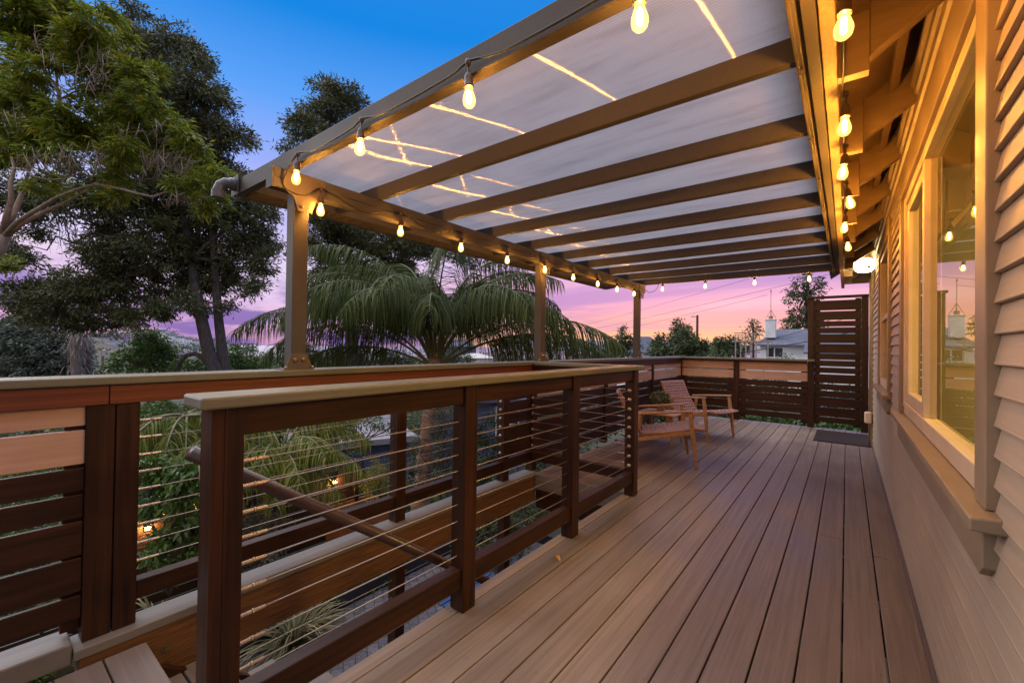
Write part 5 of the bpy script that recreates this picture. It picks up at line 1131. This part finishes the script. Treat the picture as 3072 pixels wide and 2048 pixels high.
bush('bushy green shrubs right of the second near railing post', [(1460,1300,40),(1480,1360,40),(1450,1400,36),(1490,1250,30),(1520,1320,36),(1470,1440,40),(1400,1500,40),(1440,1480,36)], 10.5, OAK, .085, .032, 520, .13)
bush('dark shrubs at the bottom of the stairs', [(1500,1560,50),(1450,1600,46),(1540,1620,46),(1400,1660,46),(1580,1540,44),(1490,1660,46)], 8.2, OAK, .08, .03, 640, .11)
bush('round dark little tree before the blue wall', [(1085,1330,26),(1075,1350,22),(1100,1350,20),(1088,1310,16)], 14.5, OAK, .09, .03, 220, .13, 'tree', 'tree', trunk=[(1088,1480,14.5), (1088,1370,14.5), (1088,1330,14.5)], tr_r=.05)
bush('dark hedge mass behind the young palm', [(640,1280,60),(740,1260,60),(860,1250,60),(960,1270,50),(1010,1240,36),(660,1360,50),(920,1330,46),(560,1260,40),(1000,1310,40),(980,1380,36),(1030,1290,30)], 13, BUSH, .13, .045, 260, .20)
bush('green yellow tree top below the white house bits right of the palm trunk', [(1325,1220,18),(1345,1228,16),(1310,1232,14)], 15, YEL, .11, .04, 160, .15)
# variegated flax
def flax(label, c, n, L, w):
    t = thing('flax_plant', label, 'plant', c); VV = []; FF = []
    for k in range(n):
        a = RNG.uniform(0, 2*PI); e = RNG.uniform(.35, 1.35); l = L*RNG.uniform(.6, 1.1); h = np.array([math.cos(a), math.sin(a), 0]); p = np.array(c)+h*RNG.uniform(0, .05); s = np.array([-h[1], h[0], 0])
        for i in range(6):
            ww = w*(1-.9*(i/5)**2)*.5; VV += [p-s*ww, p+s*ww]
            e2 = e-1.7*(i/5)**1.4; p = p+(h*math.cos(e2)+np.array([0, 0, math.sin(e2)]))*l/5
        o = len(VV)-12; FF += [(o+2*i, o+2*i+1, o+2*i+3, o+2*i+2) for i in range(5)]
    np_mesh('foliage', np.array(VV), np.array(FF), FLAX, t); return t
c = P(880, 1925, 5.9); flax('variegated flax plant with striped arching blades below the stair beam', (c[0], c[1], GROUND), 190, 1.0, .030)
c = P(470, 1790, 5.2); flax('green strap leaved plant below the outer stair beam', (c[0], c[1], GROUND+.6), 60, .7, .04)
# blue slatted bench under the stairs
be_ = P(1462, 1728, 6.3); bn = thing('garden_bench', 'blue slatted bench on the paving under the near railing', 'bench', (be_[0], be_[1], GROUND))
M['blue'] = surf('blue_paint', (.035, .07, .16), (.05, .10, .22), rough=.4)
m = MB()
for k in range(7): m.box(be_[0]-.5+.095*k, be_[0]-.5+.095*k+.075, be_[1]-.5, be_[1]+.6, GROUND+.42, GROUND+.45)
m.build('seat', M['blue'], bn, .004)
for x in (-.45, .1):
    for y in (-.4, .5): box('leg', M['blue'], bn, be_[0]+x, be_[0]+x+.05, be_[1]+y, be_[1]+y+.05, GROUND+.001, GROUND+.419)

# hillside at the left: houses, poles, woods, cars
def simple_house(label, px, py, wpx, hpx, d, wall, roof, ang=0, gabl=True):
    b = P(px, py, d); t = thing('hillside_house', label, 'house', (b[0], b[1], b[2]-6)); w = wpx*PX(d); hh = hpx*PX(d)
    if gabl:
        T, r = gable(t, (b[0], b[1], b[2]), YAW+ang, w, w*.8, hh, hh*1.5, wall, roof, .3, -6)
    else:
        ca, sa = math.cos(YAW+ang), math.sin(YAW+ang)
        def T(x, y, z): return (b[0]+ca*x-sa*y, b[1]+sa*x+ca*y, b[2]+z)
        w2 = w*.4; m = MB(); m.add([T(*q) for q in ((-w/2,-w2,-6), (w/2,-w2,-6), (w/2,w2,-6), (-w/2,w2,-6), (-w/2,-w2,hh), (w/2,-w2,hh), (w/2,w2,hh), (-w/2,w2,hh))], FB); m.build('wall', wall, t)
        m = MB(); w *= 1.04; w2 *= 1.06; z0 = hh+.01; m.add([T(*q) for q in ((-w/2,-w2,z0), (w/2,-w2,z0), (w/2,w2,z0), (-w/2,w2,z0), (-w/2,-w2,z0+.4), (w/2,-w2,z0+.4), (w/2,w2,z0+.4), (-w/2,w2,z0+.4))], FB); m.build('roof', roof, t); w /= 1.04; w2 /= 1.06
    y = -w*.4
    for k in range(3): win(t, T, -w*.36+w*.26*k, -w*.22+w*.26*k, hh*.35, hh*.75, y)
    return t
Dh = 210
simple_house('grey flat roofed house on the hillside above the cream building', 297, 1024, 36, 12, Dh, M['cream'], M['shingle'], 0, False)
simple_house('wide cream flat roofed building on the hillside left of the poles', 318, 1040, 76, 16, 170, M['white'], M['cream'], 0, False)
for i, (px, py, w, h, dd, lab) in enumerate(((487, 1002, 20, 9, 260, 'tall white hillside house at the top of the terrace'), (511, 1011, 21, 8, 255, 'white gabled house below the tallest one of the terrace'), (538, 1017, 20, 7, 250, 'white gabled house second down the terrace row'), (563, 1021, 19, 7, 245, 'white gabled house third down the terrace row'), (585, 1025, 18, 6, 240, 'lowest white gabled house of the terrace by the leaning trunk'))):
    simple_house(lab, px, py, w, h, dd, M['white'], M['shingle'], .75+(-.15, .2, -.1, .1, 0)[i])
def pole(label, px, pt, pb, d, r, mat, arm=True):
    a = P(px, pb, d); b = P(px, pt, d); t = thing('utility_pole', label, 'pole', (a[0], a[1], a[2]-3)); MB().tube([(a[0], a[1], a[2]-3), (a[0], a[1], b[2])], [r, r*.8], 8).build('mast', mat, t)
    if arm:
        c = P(px, pt+7, d); u = CR*np.array([1, 1, 0]); m = MB(); L = r*7; m.bar(c-u*L, c+u*L, r*.9, r*.9); m.build('crossarm', mat, t)
        m = MB()
        for s_ in (-.9, -.45, .45, .9): q = c+u*L*s_; m.lathe([(r*.35, r*.4), (r*.4, r*.9), (r*.2, r*1.6)], q, 6)
        m.build('insulator', M['darkglass'], t)
    return a, b
M['polewood'] = surf('pole_wood', (.20, .10, .055), (.32, .17, .10), rough=.8); M['polegrey'] = surf('pole_grey', (.4, .37, .36), (.5, .46, .44), rough=.6)
pole('brown wooden utility pole with a grey transformer on the hillside', 307, 1042, 1110, 70, .20, M['polewood'])
q = P(313, 1058, 70); bpy.data.objects['mast'].parent  # first mast exists
tf = [o for o in bpy.data.objects if o.name.startswith('utility_pole')][-1]
MB().lathe([(.28, -.5), (.30, .45), (.2, .55)], q+np.array([.2, 0, 0]), 10).build('transformer', M['polegrey'], tf)
pole('pale lamp post right of the cream hillside building', 356, 1015, 1055, 120, .16, M['polegrey'])
pole('tall pale utility pole with a box in the middle of the hillside', 392, 996, 1042, 130, .22, M['polegrey'])
pa, pb2 = pole('dark utility pole with a small street lamp against the orange horizon', 2091, 945, 1068, 40, .13, M['bark_dark'], False)
up = [o for o in bpy.data.objects if o.name.startswith('utility_pole')][-1]
q = P(2091, 950, 40); u = CR*np.array([1, 1, 0]); m = MB(); m.tube([q, q-u*.38+np.array([0,0,.02])], .04, 6); m.bar(q-u*.55+np.array([0,0,.0]), q-u*.33+np.array([0,0,.02]), .16, .09); m.build('lamp_head', M['polegrey'], up)
q = P(2091, 1003, 40); m = MB(); m.bar(q-u*.35, q+u*.35, .06, .06); m.build('crossarm', M['bark_dark'], up)
def wire(label, pts, r, sag=.0):
    n = 16; V = []
    a, b = [np.array(P(*p)) for p in pts]
    for k in range(n+1): t = k/n; V.append(a+(b-a)*t-np.array([0, 0, 4*sag*t*(1-t)]))
    tag(MB().tube(V, r, 5).build('power_line', M['cord'], None, smooth=True), label, 'wire', 'power lines')
wire('highest thin power line across the pink sky', ((1690,992,60), (2560,740,30)), .012, .2)
wire('second power line across the pink sky below the highest one', ((1700,1003,60), (2700,770,28)), .014, .2)
wire('third power line fanning down to the bay', ((1720,1016,60), (2300,885,38)), .013, .2)
wire('power line slanting across the white house roof', ((2030,1076,20), (2620,930,16)), .009, .15)
wire('thick dark cable crossing in front of the pergola and the white house', ((2080,1074,16), (2700,960,14)), .014, .15)
wire('thin grey wire crossing the grey tree mass at the left', ((-60,1108,40), (330,1086,44)), .012, .2)
def woods(name, discs, d, mat, L, W, dens, subr, jit):
    cs = PC(discs, d, jit); p, dr = clump_points(cs, dens, subr); n = len(p); V, F = diamond_arrays(p, dr, L*RNG.uniform(.6, 1.3, n), W*RNG.uniform(.7, 1.2, n)); o = np_mesh(name, V, F, mat, None); o['kind'] = 'stuff'; return o
rg = random.Random(9)
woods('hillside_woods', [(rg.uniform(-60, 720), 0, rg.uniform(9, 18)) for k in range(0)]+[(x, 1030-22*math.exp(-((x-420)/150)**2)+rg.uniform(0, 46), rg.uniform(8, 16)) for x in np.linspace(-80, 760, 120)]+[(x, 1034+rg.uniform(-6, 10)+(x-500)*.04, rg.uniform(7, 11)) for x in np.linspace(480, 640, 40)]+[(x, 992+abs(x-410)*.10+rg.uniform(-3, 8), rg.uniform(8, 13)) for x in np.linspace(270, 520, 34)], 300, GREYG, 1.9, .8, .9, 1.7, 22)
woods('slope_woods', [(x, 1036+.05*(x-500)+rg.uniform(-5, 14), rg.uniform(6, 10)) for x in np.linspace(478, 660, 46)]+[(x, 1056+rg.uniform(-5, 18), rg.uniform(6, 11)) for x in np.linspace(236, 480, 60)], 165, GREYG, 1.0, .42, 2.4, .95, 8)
woods('valley_woods', [(x, 1062+rg.uniform(-6, 26)-.012*(x-1536), rg.uniform(8, 16)) for x in np.linspace(600, 2000, 120)], 110, OAK, .9, .35, 4, .8, 25)
woods('valley_shrubs', [(x, 1092+rg.uniform(-6, 30), rg.uniform(9, 18)) for x in np.linspace(240, 1500, 90)], 55, OAK, .45, .17, 14, .42, 8)
def car(label, px, py, d, ang, mat):
    b = P(px, py, d); t = thing('parked_car', label, 'car', b, 'cars parked on the hillside road'); a = YAW+ang; ca, sa = math.cos(a), math.sin(a)
    def T(x, y, z): return (b[0]+ca*x-sa*y, b[1]+sa*x+ca*y, b[2]+z)
    pr = [(-2.1,.3), (-2.1,.75), (-1.9,.9), (-1.3,.95), (-.8,1.4), (.7,1.42), (1.2,.98), (2.0,.88), (2.15,.6), (2.15,.3)]
    m = MB(); nP = len(pr); v = [T(x, -.85, z) for x, z in pr]+[T(x, .85, z) for x, z in pr]; m.add(v, [tuple(range(nP)), tuple(range(2*nP-1, nP-1, -1))]+[(i, nP+i, nP+(i+1) % nP, (i+1) % nP) for i in range(nP)]); m.build('body', mat, t, .06)
    w = MB(); w.add([T(-1.15,-.86,.98), T(1.05,-.86,.98), T(.62,-.86,1.34), T(-.75,-.86,1.34)], [(0,1,2,3)]); w.build('window', M['darkglass'], t)
    for x in (-1.3, 1.35):
        for y in (-.8, .8):
            m = MB(); m.tube([T(x, y-.1, .32), T(x, y+.1, .32)], .32, 14); m.build('wheel', M['cord'], t)
    return t
car('white car parked below the cream hillside building', 275, 1052, 150, .15, M['white'])
car('pale car parked behind the bushy green tree', 355, 1086, 95, .3, M['polegrey'])
rd = P(300, 1112, 100); wl = thing('retaining_wall', 'pale retaining wall and guard rail on the hillside road', 'wall', P(540, 1070, 90))
m = MB(); m.bar(P(520, 1066, 90), P(600, 1064, 95), .3, 1.2); m.build('wall', M['polegrey'], wl)
m = MB(); m.bar(P(330, 1062, 120), P(380, 1061, 122), .3, .8); tag(m.build('guard_rail', surf('red_rail', (.25,.10,.08), (.32,.14,.11)), None), 'reddish guard rail along the road on the hillside', 'guard rail')

# low planting between the edging board and the fence
gc = [(np.array([RNG.uniform(-7.9, -6.35), RNG.uniform(-5, 6.2), GROUND+RNG.uniform(.05, .22)]), np.array([.3, .3, .16])) for k in range(90)]+[(np.array([RNG.uniform(-14, -8.2), RNG.uniform(-6, 12), -4.2+RNG.uniform(-.3, .9)]), np.array([.7, .7, .6])) for k in range(70)]
p, d = clump_points(gc, 300, .10, droop=-.3); n = len(p); V, F = leaf_arrays(p, d, RNG.uniform(.05, .11, n), RNG.uniform(.02, .04, n)); o = np_mesh('ground_cover', V, F, BUSH, None); o['kind'] = 'stuff'

gc = []
for k in range(330):
    a_ = RNG.uniform(-54, 8); d_ = RNG.uniform(13.5, 72); aa = math.radians(a_)-YAW; x, y = d_*math.sin(aa), d_*math.cos(aa)
    if y > 7.5 and x > -9 and d_ < 18: continue
    r_ = RNG.uniform(.7, 1.3)*(1+d_/60); gc.append((np.array([x, y, terrain_z(x, y)+r_*.45]), np.array([r_, r_, r_*.8])))
p, d = clump_points(gc, 46, .26); n = len(p); V, F = diamond_arrays(p, d, RNG.uniform(.12, .26, n), RNG.uniform(.05, .09, n)); o = np_mesh('slope_thicket', V, F, OAK, None); o['kind'] = 'stuff'

bush('leafy green hedge top behind the outer cables under the olive cap', [(440,1235,34),(490,1225,34),(545,1235,34),(600,1230,34),(460,1280,36),(520,1285,36),(580,1285,36),(420,1270,30)], 10.5, BUSH, .10, .04, 420, .12)
bush('green shrub tops in front of the grey flat roof', [(1040,1270,26),(1080,1262,24),(1120,1268,26),(1010,1285,24),(1160,1275,20),(1200,1268,20),(1060,1295,20)], 12.5, BUSH, .11, .04, 300, .13)
bush('small leafy shrub between the tall palm trunk and the dark blue house corner', [(1390,1290,34),(1420,1320,34),(1400,1360,34),(1380,1420,34),(1430,1400,30),(1405,1250,28)], 10, BUSH, .08, .03, 420, .11)
